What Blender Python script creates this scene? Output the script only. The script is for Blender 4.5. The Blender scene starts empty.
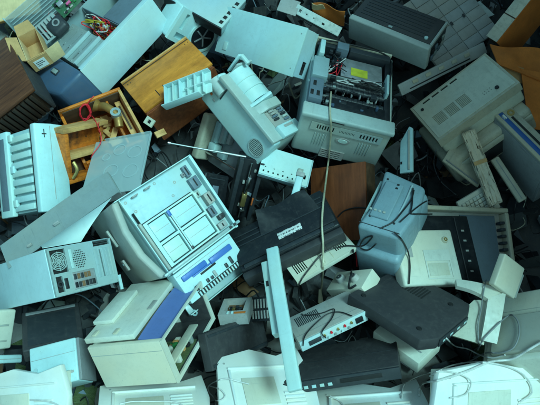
import bpy, bmesh, math, random
from mathutils import Vector, Matrix, Quaternion
R = math.radians
random.seed(11)
scn = bpy.context.scene
C = scn.collection

# ---------------------------------------------------------------- camera
FOC = 270 / math.tan(R(25)); CAM = Vector((0, -1.55, 2.35)); PITCH = R(50)
FW = Vector((0, math.cos(PITCH), -math.sin(PITCH))); UP = Vector((0, math.sin(PITCH), math.cos(PITCH))); RT = Vector((1, 0, 0))
cd = bpy.data.cameras.new('camera'); cam = bpy.data.objects.new('camera', cd); C.objects.link(cam)
cam.location = CAM; cam.rotation_euler = (math.pi / 2 - PITCH, 0, 0)
cd.angle = R(50); cd.clip_start = .05; cd.clip_end = 500; scn.camera = cam
# ---------------------------------------------------------------- sky, sun, exposure
SUN_EL, SUN_AZ = R(60), R(132)          # azimuth measured from +Y (away from the camera) towards +X
wd = bpy.data.worlds.new('World'); scn.world = wd; wd.use_nodes = True
wn, wl = wd.node_tree.nodes, wd.node_tree.links; wn.clear()
sky = wn.new('ShaderNodeTexSky'); sky.sky_type = 'NISHITA'; sky.sun_disc = False
sky.sun_elevation = SUN_EL; sky.sun_rotation = SUN_AZ; sky.air_density = 1.0; sky.dust_density = 2.0; sky.ozone_density = 1.0
tint = wn.new('ShaderNodeMix'); tint.data_type = 'RGBA'; tint.blend_type = 'MULTIPLY'; tint.inputs[0].default_value = 1
tint.inputs[7].default_value = (.62, 1.04, .84, 1)
bg = wn.new('ShaderNodeBackground'); bg.inputs[1].default_value = .095
wo = wn.new('ShaderNodeOutputWorld')
wl.new(sky.outputs[0], tint.inputs[6]); wl.new(tint.outputs[2], bg.inputs[0]); wl.new(bg.outputs[0], wo.inputs[0])
sl = bpy.data.lights.new('sun', 'SUN'); sl.energy = 2.0; sl.angle = R(16); sl.color = (.43, .96, 1.0)
so = bpy.data.objects.new('sun', sl); C.objects.link(so); so.location = (-3, 0, 6)
sd = Vector((math.sin(SUN_AZ) * math.cos(SUN_EL), math.cos(SUN_AZ) * math.cos(SUN_EL), math.sin(SUN_EL)))
so.rotation_euler = sd.to_track_quat('Z', 'Y').to_euler()
vs = scn.view_settings; vs.view_transform = 'Standard'; vs.look = 'None'; vs.gamma = 1; vs.use_curve_mapping = False
vs.exposure = 0.5
scn.cycles.max_bounces = 6; scn.cycles.use_denoising = True

# ---------------------------------------------------------------- materials
MATS = {}
def nodes(name):
    m = bpy.data.materials.new(name); m.use_nodes = True; nt = m.node_tree
    b = nt.nodes['Principled BSDF']; MATS[name] = m
    return m, nt.nodes, nt.links, b
def objco(n, l, scale=(1, 1, 1)):
    tc = n.new('ShaderNodeTexCoord'); oi = n.new('ShaderNodeObjectInfo')
    ad = n.new('ShaderNodeVectorMath'); ad.operation = 'MULTIPLY_ADD'
    l.new(oi.outputs['Random'], ad.inputs[0]); ad.inputs[1].default_value = (13, 7, 19); l.new(tc.outputs['Object'], ad.inputs[2])
    mp = n.new('ShaderNodeMapping'); mp.inputs['Scale'].default_value = scale; l.new(ad.outputs[0], mp.inputs[0])
    return mp.outputs[0]
def noise(n, l, co, scale, detail=4, rough=.6):
    t = n.new('ShaderNodeTexNoise'); t.inputs['Scale'].default_value = scale; t.inputs['Detail'].default_value = detail
    t.inputs['Roughness'].default_value = rough; l.new(co, t.inputs['Vector']); return t.outputs[0]
def ramp(n, l, fac, stops):
    r = n.new('ShaderNodeValToRGB'); e = r.color_ramp.elements
    while len(e) < len(stops): e.new(.5)
    for k, (p, c) in zip(e, stops): k.position = p; k.color = (*c, 1) if len(c) == 3 else c
    l.new(fac, r.inputs[0]); return r.outputs[0]
def mix(n, l, fac, a, b, mode='MIX'):
    m = n.new('ShaderNodeMix'); m.data_type = 'RGBA'; m.blend_type = mode
    for i, v in ((0, fac), (6, a), (7, b)):
        if hasattr(v, 'links') or hasattr(v, 'is_output'): l.new(v, m.inputs[i])
        else: m.inputs[i].default_value = v if i == 0 else (*v, 1)
    return m.outputs[2]
def bump(n, l, b, h, s, d=.001):
    u = n.new('ShaderNodeBump'); u.inputs['Strength'].default_value = s; u.inputs['Distance'].default_value = d
    l.new(h, u.inputs['Height']); l.new(u.outputs[0], b.inputs['Normal'])
def plastic(name, col, rough=.45, grime=.5, metal=0, gc=(.10, .085, .06)):
    m, n, l, b = nodes(name)
    co = objco(n, l)
    big = noise(n, l, co, 5, 5, .65); fine = noise(n, l, co, 45, 6, .7); grain = noise(n, l, co, 700, 2)
    st = noise(n, l, objco(n, l, (26, 3, 26)), 2.2, 5, .65)
    c = mix(n, l, ramp(n, l, big, [(.3, (0, 0, 0)), (.72, (1, 1, 1))]), tuple(x * .86 for x in col), tuple(min(1, x * 1.08) for x in col))
    g1 = ramp(n, l, fine, [(.52, (0, 0, 0)), (.74, (grime,) * 3)])
    c = mix(n, l, g1, c, tuple(x * .45 + y * .5 for x, y in zip(col, gc)))
    g2 = ramp(n, l, st, [(.56, (0, 0, 0)), (.75, (grime * .75,) * 3)])
    c = mix(n, l, g2, c, tuple(x * .4 + y * .45 for x, y in zip(col, gc)))
    sp = noise(n, l, co, 230, 1, .4)
    c = mix(n, l, ramp(n, l, sp, [(.72, (0, 0, 0)), (.78, (grime,) * 3)]), c, gc)
    yl = noise(n, l, co, 2.6, 3, .5)                      # sun yellowing in broad patches
    if min(col) > .3: c = mix(n, l, ramp(n, l, yl, [(.42, (0, 0, 0)), (.7, (.75,) * 3)]), c, (min(1, col[0] * 1.12), col[1] * .93, col[2] * .76))
    sm = noise(n, l, co, 13, 7, .75)                      # handling smudges
    c = mix(n, l, ramp(n, l, sm, [(.5, (0, 0, 0)), (.62, (grime * .45,) * 3)]), c, tuple(x * .62 + y * .3 for x, y in zip(col, gc)))
    for ax_ in ((260, 5, 60), (7, 240, 60)):               # scuffs and scratches
        sc_ = noise(n, l, objco(n, l, ax_), 1.0, 2, .5)
        c = mix(n, l, ramp(n, l, sc_, [(.70, (0, 0, 0)), (.76, (min(1, grime * 1.3),) * 3)]), c, tuple(min(1, x * .5 + .05) for x in col))
    l.new(c, b.inputs['Base Color']); b.inputs['Metallic'].default_value = metal
    l.new(ramp(n, l, fine, [(.3, (max(.05, rough - .1),) * 3), (.7, (min(1, rough + .2),) * 3)]), b.inputs['Roughness'])
    bump(n, l, b, grain, .12, .0006)
    return m
def wood(name, c0, c1, scale=1, rough=.45, ax=(3, 40, 40), stain=0, sc=(.03, .018, .01)):
    m, n, l, b = nodes(name)
    co = objco(n, l, ax)
    a = noise(n, l, co, 1.6 * scale, 6, .62)
    ca = ramp(n, l, a, [(.3, c0), (.52, tuple((x + y) / 2 for x, y in zip(c0, c1))), (.68, c1)])
    blot = noise(n, l, objco(n, l), 9, 6, .7)
    ca = mix(n, l, ramp(n, l, blot, [(.48, (0, 0, 0)), (.66, (stain,) * 3)]), ca, sc)
    pores = noise(n, l, objco(n, l, tuple(v * 6 for v in ax)), 2.4, 3)
    ca = mix(n, l, ramp(n, l, pores, [(.58, (0, 0, 0)), (.7, (.35,) * 3)]), ca, tuple(x * .35 for x in c0))
    l.new(ca, b.inputs['Base Color']); b.inputs['Roughness'].default_value = rough
    bump(n, l, b, pores, .2, .0008)
    return m
def card(name, col):
    m, n, l, b = nodes(name)
    a = noise(n, l, objco(n, l, (1, 1, 1)), 14, 6); f = noise(n, l, objco(n, l, (300, 20, 300)), 1, 2)
    c = mix(n, l, ramp(n, l, a, [(.35, (0, 0, 0)), (.7, (1, 1, 1))]), tuple(x * .72 for x in col), col)
    c = mix(n, l, ramp(n, l, f, [(.4, (0, 0, 0)), (.7, (.25,) * 3)]), c, tuple(x * .5 for x in col))
    l.new(c, b.inputs['Base Color']); b.inputs['Roughness'].default_value = .85
    bump(n, l, b, f, .25); return m
def plain(name, col, rough=.5, metal=0, emit=None):
    m, n, l, b = nodes(name)
    a = noise(n, l, objco(n, l), 30, 4)
    c = mix(n, l, ramp(n, l, a, [(.35, (0, 0, 0)), (.7, (1, 1, 1))]), tuple(x * .75 for x in col), tuple(min(1, x * 1.1) for x in col))
    l.new(c, b.inputs['Base Color']); b.inputs['Roughness'].default_value = rough; b.inputs['Metallic'].default_value = metal
    return m
def pcb(name, col):
    m, n, l, b = nodes(name)
    br = n.new('ShaderNodeTexBrick'); br.inputs['Scale'].default_value = 60; l.new(objco(n, l), br.inputs['Vector'])
    br.inputs['Color1'].default_value = (*col, 1); br.inputs['Color2'].default_value = (*[x * .6 for x in col], 1); br.inputs['Mortar'].default_value = (.16, .22, .12, 1)
    br.inputs['Mortar Size'].default_value = .015
    l.new(br.outputs[0], b.inputs['Base Color']); b.inputs['Roughness'].default_value = .4; return m
def printed(name, paper, ink, sx=180, sy=60):
    m, n, l, b = nodes(name)
    v = n.new('ShaderNodeTexVoronoi'); v.inputs['Scale'].default_value = 1; l.new(objco(n, l, (sx * 2.2, sy * 2.2, sx)), v.inputs['Vector'])
    w = n.new('ShaderNodeTexWave'); w.bands_direction = 'Y'; w.inputs['Scale'].default_value = sy / 3; l.new(objco(n, l), w.inputs['Vector'])
    f = n.new('ShaderNodeMath'); f.operation = 'MULTIPLY'
    l.new(ramp(n, l, v.outputs['Color'], [(.45, (0, 0, 0)), (.5, (1, 1, 1))]), f.inputs[0]); l.new(ramp(n, l, w.outputs[0], [(.5, (0, 0, 0)), (.6, (1, 1, 1))]), f.inputs[1])
    l.new(mix(n, l, f.outputs[0], paper, ink), b.inputs['Base Color']); b.inputs['Roughness'].default_value = .6; return m

plastic('white', (.52, .76, .79), .42, .22)
plastic('white2', (.43, .63, .66), .45, .3)
plastic('paper_white', (.46, .66, .71), .5, .2)
plastic('beige', (.60, .60, .49), .5, .4)
plastic('cream', (.70, .72, .64), .5, .35)
plastic('ivory', (.68, .69, .60), .45, .3)
plastic('palegrey', (.45, .55, .54), .45, .35)
plastic('stone', (.42, .46, .44), .5, .3)
plastic('oldbeige', (.50, .47, .37), .55, .7)
plastic('grey', (.40, .41, .40), .5, .5)
plastic('midgrey', (.26, .27, .28), .5, .5)
plastic('dark', (.028, .033, .040), .42, .25, gc=(.16, .15, .13))
plastic('black', (.010, .012, .016), .40, .2, gc=(.14, .13, .12))
plastic('softblack', (.040, .038, .042), .55, .3, gc=(.16, .15, .13))
plastic('navy', (.06, .11, .19), .35, .4, gc=(.15, .15, .14))
plastic('slate', (.14, .19, .24), .45, .4)
plastic('skyblue', (.26, .38, .44), .4, .4)
plastic('blueclip', (.06, .18, .55), .4, .25)
plastic('bluepanel', (.13, .20, .50), .35, .25)
plastic('bluestripe', (.02, .10, .34), .35, .2)
plastic('steel', (.40, .48, .48), .42, .4, .4)
plastic('tealsteel', (.36, .50, .53), .4, .35, .15)
plastic('casepaint', (.50, .70, .76), .36, .2, 0)
plastic('coverblue', (.40, .56, .62), .36, .25, 0)
plastic('foam', (.62, .58, .48), .9, .9)
plastic('concrete', (.26, .25, .23), .9, .8)
plastic('shade_wall', (.16, .15, .14), .9, .8)
WALL_H = 3.7
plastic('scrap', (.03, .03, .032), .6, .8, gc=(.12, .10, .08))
plastic('rust', (.22, .11, .05), .8, .8)
wood('walnut', (.06, .018, .008), (.17, .058, .024), 1, .4, (3.5, 40, 40))
wood('walnut_dark', (.018, .01, .007), (.05, .028, .018), 1, .45, (40, 40, 3.5))
wood('amber', (.56, .18, .02), (.88, .31, .04), 1, .38, (3.0, 18, 18), .5, (.26, .085, .012))
wood('orange_wood', (.50, .11, .008), (.85, .24, .025), 1, .5, (3, 30, 30), .9, (.06, .022, .008))
wood('pale_wood', (.58, .27, .08), (.84, .46, .18), 1, .6, (3, 30, 30), .5, (.16, .07, .02))
wood('redbrown', (.17, .042, .014), (.34, .09, .03), 1, .5, (30, 3, 30), .25)
wood('ply_dark', (.06, .03, .016), (.12, .06, .03), 1, .6, (3, 30, 30), .5)
card('card', (.70, .40, .17)); card('card_light', (.84, .60, .32)); card('card_orange', (.74, .20, .03))
plain('rubber', (.012, .012, .013), .6); plain('cable_black', (.012, .012, .014), .45); plain('cable_cream', (.55, .50, .36), .45); plain('cable_white', (.7, .7, .68), .45)
plain('red', (.85, .015, .03), .5); plain('yellow', (.66, .50, .03), .5); plain('wire_green', (.03, .22, .06), .5); plain('pink', (.75, .12, .30), .5); plain('orange_led', (.75, .16, .04), .4)
plastic('shell_white', (.80, .86, .86), .5, .15)  # near white, so the added bottom casings imitate a fade to white
plain('brass', (.60, .42, .16), .35, .8); plastic('oldbrass', (.42, .22, .06), .45, .8, .5)
plain('chrome', (.62, .63, .65), .22, 1.0); plain('aluminium', (.55, .57, .58), .38, .6)
plain('sticker', (.68, .66, .05), .5); plain('chip', (.02, .02, .022), .4)
pcb('pcb', (.02, .13, .06)); pcb('pcb_olive', (.10, .13, .05))
printed('label', (.74, .75, .73), (.10, .10, .12)); printed('address', (.78, .80, .80), (.10, .1, .12), 420, 300)
m, n, l, b = nodes('clear'); b.inputs['Base Color'].default_value = (.55, .68, .70, 1); b.inputs['Roughness'].default_value = .3
b.inputs['Alpha'].default_value = .45; bump(n, l, b, noise(n, l, objco(n, l), 12, 3), .2)

# ---------------------------------------------------------------- mesh helpers
class MB:
    def __init__(s): s.bm = bmesh.new()
    def box(s, x0, x1, y0, y1, z0, z1, b=0, seg=2):
        r = bmesh.ops.create_cube(s.bm, size=1); v = r['verts']
        for p in v: p.co = Vector(((x0 + x1) / 2 + p.co.x * (x1 - x0), (y0 + y1) / 2 + p.co.y * (y1 - y0), (z0 + z1) / 2 + p.co.z * (z1 - z0)))
        b = min(b, .45 * min(abs(x1 - x0), abs(y1 - y0), abs(z1 - z0)))
        if b > 0: bmesh.ops.bevel(s.bm, geom=list({e for p in v for e in p.link_edges}), offset=b, segments=seg, affect='EDGES', profile=.5)
        return s
    def obox(s, c, half, rot, b=0):
        M = Matrix.Translation(c) @ rot.to_4x4()
        if b == 0:
            for v in bmesh.ops.create_cube(s.bm, size=2)['verts']: v.co = M @ Vector((v.co.x * half[0], v.co.y * half[1], v.co.z * half[2]))
            return s
        old = set(s.bm.verts); s.box(-half[0], half[0], -half[1], half[1], -half[2], half[2], b)
        for v in s.bm.verts:
            if v not in old: v.co = M @ v.co
        return s
    def cyl(s, a, b, r0, r1=None, seg=20, caps=True):
        a, b = Vector(a), Vector(b); r1 = r0 if r1 is None else r1; d = (b - a).normalized()
        q = d.to_track_quat('Z', 'Y'); ra, rb = [], []
        for i in range(seg):
            t = 2 * math.pi * i / seg; o = q @ Vector((math.cos(t), math.sin(t), 0))
            ra.append(s.bm.verts.new(a + o * r0)); rb.append(s.bm.verts.new(b + o * r1))
        for i in range(seg): s.bm.faces.new((ra[i], ra[(i + 1) % seg], rb[(i + 1) % seg], rb[i]))
        if caps: s.bm.faces.new(ra[::-1]); s.bm.faces.new(rb)
        return s
    def ring(s, c, nrm, r0, r1, h, seg=28):       # flat washer of height h along nrm
        c, nrm = Vector(c), Vector(nrm).normalized(); q = nrm.to_track_quat('Z', 'Y'); L = []
        for rr, hh in ((r0, 0), (r1, 0), (r1, h), (r0, h)):
            L.append([s.bm.verts.new(c + q @ Vector((rr * math.cos(2 * math.pi * i / seg), rr * math.sin(2 * math.pi * i / seg), hh))) for i in range(seg)])
        for k in range(4):
            for i in range(seg): s.bm.faces.new((L[k][i], L[k][(i + 1) % seg], L[(k + 1) % 4][(i + 1) % seg], L[(k + 1) % 4][i]))
        return s
    def tube(s, pts, r, seg=8, smooth=6):
        P = [Vector(p) for p in pts]
        if smooth and len(P) > 2:
            Q = []
            for i in range(len(P) - 1):
                p0, p1, p2, p3 = P[max(0, i - 1)], P[i], P[i + 1], P[min(len(P) - 1, i + 2)]
                for k in range(smooth):
                    t = k / smooth
                    Q.append(.5 * ((2 * p1) + (p2 - p0) * t + (2 * p0 - 5 * p1 + 4 * p2 - p3) * t * t + (3 * p1 - p0 - 3 * p2 + p3) * t ** 3))
            Q.append(P[-1]); P = Q
        rings = []; nrm = None
        for i, p in enumerate(P):
            d = (P[min(i + 1, len(P) - 1)] - P[max(i - 1, 0)])
            if d.length < 1e-9: d = Vector((0, 0, 1))
            d.normalize()
            if nrm is None: nrm = d.orthogonal().normalized()
            nrm = (nrm - d * nrm.dot(d)); nrm = nrm.normalized() if nrm.length > 1e-6 else d.orthogonal().normalized()
            bn = d.cross(nrm)
            rings.append([s.bm.verts.new(p + nrm * r * math.cos(2 * math.pi * k / seg) + bn * r * math.sin(2 * math.pi * k / seg)) for k in range(seg)])
        for a, b in zip(rings, rings[1:]):
            for k in range(seg): s.bm.faces.new((a[k], a[(k + 1) % seg], b[(k + 1) % seg], b[k]))
        s.bm.faces.new(rings[0][::-1]); s.bm.faces.new(rings[-1])
        return s
    def prism(s, poly, ax, w0, w1, b=0, seg=2):    # polygon in the plane across ax, extruded w0..w1
        def p3(u, v, w): return {'z': (u, v, w), 'y': (u, w, v), 'x': (w, u, v)}[ax]
        a = [s.bm.verts.new(p3(u, v, w0)) for u, v in poly]; c = [s.bm.verts.new(p3(u, v, w1)) for u, v in poly]
        fs = [s.bm.faces.new(a[::-1]), s.bm.faces.new(c)]
        for i in range(len(poly)): fs.append(s.bm.faces.new((a[i], a[(i + 1) % len(poly)], c[(i + 1) % len(poly)], c[i])))
        bmesh.ops.recalc_face_normals(s.bm, faces=fs)
        if b: bmesh.ops.bevel(s.bm, geom=list({e for v in a + c for e in v.link_edges}), offset=b, segments=seg, affect='EDGES', profile=.5)
        return s
    def sheet(s, quad, th, nx=1, ny=1, fn=None):   # quad of 4 points, thickened along its normal
        q = [Vector(p) for p in quad]; nrm = (q[1] - q[0]).cross(q[3] - q[0]).normalized(); T, Bt = [], []
        for j in range(ny + 1):
            for i in range(nx + 1):
                a, c = i / nx, j / ny
                p = q[0] * (1 - a) * (1 - c) + q[1] * a * (1 - c) + q[2] * a * c + q[3] * (1 - a) * c
                if fn: p = p + nrm * fn(a, c)
                T.append(s.bm.verts.new(p)); Bt.append(s.bm.verts.new(p - nrm * th))
        W = nx + 1; fs = []
        for j in range(ny):
            for i in range(nx):
                k = j * W + i
                fs.append(s.bm.faces.new((T[k], T[k + 1], T[k + W + 1], T[k + W]))); fs.append(s.bm.faces.new((Bt[k + W], Bt[k + W + 1], Bt[k + 1], Bt[k])))
        for i in range(nx):
            fs.append(s.bm.faces.new((T[i + 1], T[i], Bt[i], Bt[i + 1]))); k = ny * W + i; fs.append(s.bm.faces.new((T[k], T[k + 1], Bt[k + 1], Bt[k])))
        for j in range(ny):
            k = j * W; fs.append(s.bm.faces.new((T[k], T[k + W], Bt[k + W], Bt[k]))); k = j * W + nx; fs.append(s.bm.faces.new((T[k + W], T[k], Bt[k], Bt[k + W])))
        return s
    def plate(s, ax, u0, u1, v0, v1, w0, w1, holes):
        us = sorted({u0, u1, *[h for q in holes for h in q[:2]]}); vs_ = sorted({v0, v1, *[h for q in holes for h in q[2:]]})
        def solid(i, j):
            if i < 0 or j < 0 or i >= len(us) - 1 or j >= len(vs_) - 1: return False
            a, c = (us[i] + us[i + 1]) / 2, (vs_[j] + vs_[j + 1]) / 2
            return not any(q[0] < a < q[1] and q[2] < c < q[3] for q in holes)
        cache = {}
        def V(i, j, k):
            if (i, j, k) not in cache:
                u, v, w = us[i], vs_[j], (w0, w1)[k]
                cache[i, j, k] = s.bm.verts.new({'z': (u, v, w), 'y': (u, w, v), 'x': (w, u, v)}[ax])
            return cache[i, j, k]
        fs = []
        for i in range(len(us) - 1):
            for j in range(len(vs_) - 1):
                if not solid(i, j): continue
                for k in (0, 1): fs.append(s.bm.faces.new((V(i, j, k), V(i + 1, j, k), V(i + 1, j + 1, k), V(i, j + 1, k))))
                for di, dj, e in ((-1, 0, ((i, j), (i, j + 1))), (1, 0, ((i + 1, j), (i + 1, j + 1))), (0, -1, ((i, j), (i + 1, j))), (0, 1, ((i, j + 1), (i + 1, j + 1)))):
                    if not solid(i + di, j + dj):
                        (a, c), (d, g) = e; fs.append(s.bm.faces.new((V(a, c, 0), V(d, g, 0), V(d, g, 1), V(a, c, 1))))
        bmesh.ops.recalc_face_normals(s.bm, faces=fs); return s
    def xform(s, M):
        for v in s.bm.verts: v.co = M @ v.co
        return s
    def warp(s, fn, cuts=0):
        if cuts: bmesh.ops.subdivide_edges(s.bm, edges=s.bm.edges[:], cuts=cuts, use_grid_fill=True)
        for v in s.bm.verts: v.co = Vector(fn(*v.co))
        return s
    def build(s, name, mat, parent=None, ang=38, kind=None, label=None):
        me = bpy.data.meshes.new(name); bmesh.ops.recalc_face_normals(s.bm, faces=s.bm.faces[:]); s.bm.to_mesh(me); s.bm.free()
        for p in me.polygons: p.use_smooth = True
        me.set_sharp_from_angle(angle=R(ang)); me.materials.append(MATS[mat])
        o = bpy.data.objects.new(name, me); C.objects.link(o); o.parent = parent
        if kind: o['kind'] = kind
        if label: o['label'] = label
        return o
def bx(name, mat, par, x0, x1, y0, y1, z0, z1, b=.003, seg=2): return MB().box(x0, x1, y0, y1, z0, z1, b, seg).build(name, mat, par)
def cy(name, mat, par, a, b, r, r1=None, seg=20): return MB().cyl(a, b, r, r1, seg).build(name, mat, par)
def tag(o, label, cat, group=None, kind=None):
    if label: o['label'] = label
    if cat: o['category'] = cat
    if group: o['group'] = group
    if kind: o['kind'] = kind
    return o
def thing(name, pose, label, cat, group=None):
    p = POSES[pose]; e = bpy.data.objects.new(name, None); C.objects.link(e); e.empty_display_size = .05
    e.rotation_mode = 'QUATERNION'; e.location = p['o']; e.rotation_quaternion = Quaternion(p['q'])
    tag(e, label, cat, group); return (e, *p['d'])
def local(child, parent):   # placement of one pose inside another
    f_ = lambda k: Matrix.LocRotScale(Vector(POSES[k]['o']), Quaternion(POSES[k]['q']), None)
    return f_(parent).inverted() @ f_(child)
def at(px, py, dz=0.0): # photo coordinates (540 wide) at a distance dz behind the mean heap surface
    d = 2.85 - .75 * min(max(py, 0), 405) / 405 + dz
    return CAM + d * (FW + RT * (px - 270) / FOC - UP * (py - 202.5) / FOC)
def slots(ax, u0, u1, v0, v1, n, fill=.5, along='u'):   # n parallel slot holes
    H = []
    for i in range(n):
        if along == 'u': a = u0 + (u1 - u0) * (i + .5 - fill / 2) / n; H.append((a, a + (u1 - u0) * fill / n, v0, v1))
        else: a = v0 + (v1 - v0) * (i + .5 - fill / 2) / n; H.append((u0, u1, a, a + (v1 - v0) * fill / n))
    return H
def screw(par, p, nrm, r=.004, mat='steel'):
    p, nrm = Vector(p), Vector(nrm).normalized(); return MB().cyl(p - nrm * .002, p + nrm * .0015, r, r * .85, 10).build('screw', mat, par)
def wires(par, boxr, n, cols, r=.0018, name='wire', k=6):
    (x0, x1), (y0, y1), (z0, z1) = boxr
    for i in range(n):
        pts = [(random.uniform(x0, x1), random.uniform(y0, y1), random.uniform(z0, z1)) for _ in range(k)]
        MB().tube(pts, r, 6, 5).build(name, cols[i % len(cols)], par)

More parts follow.
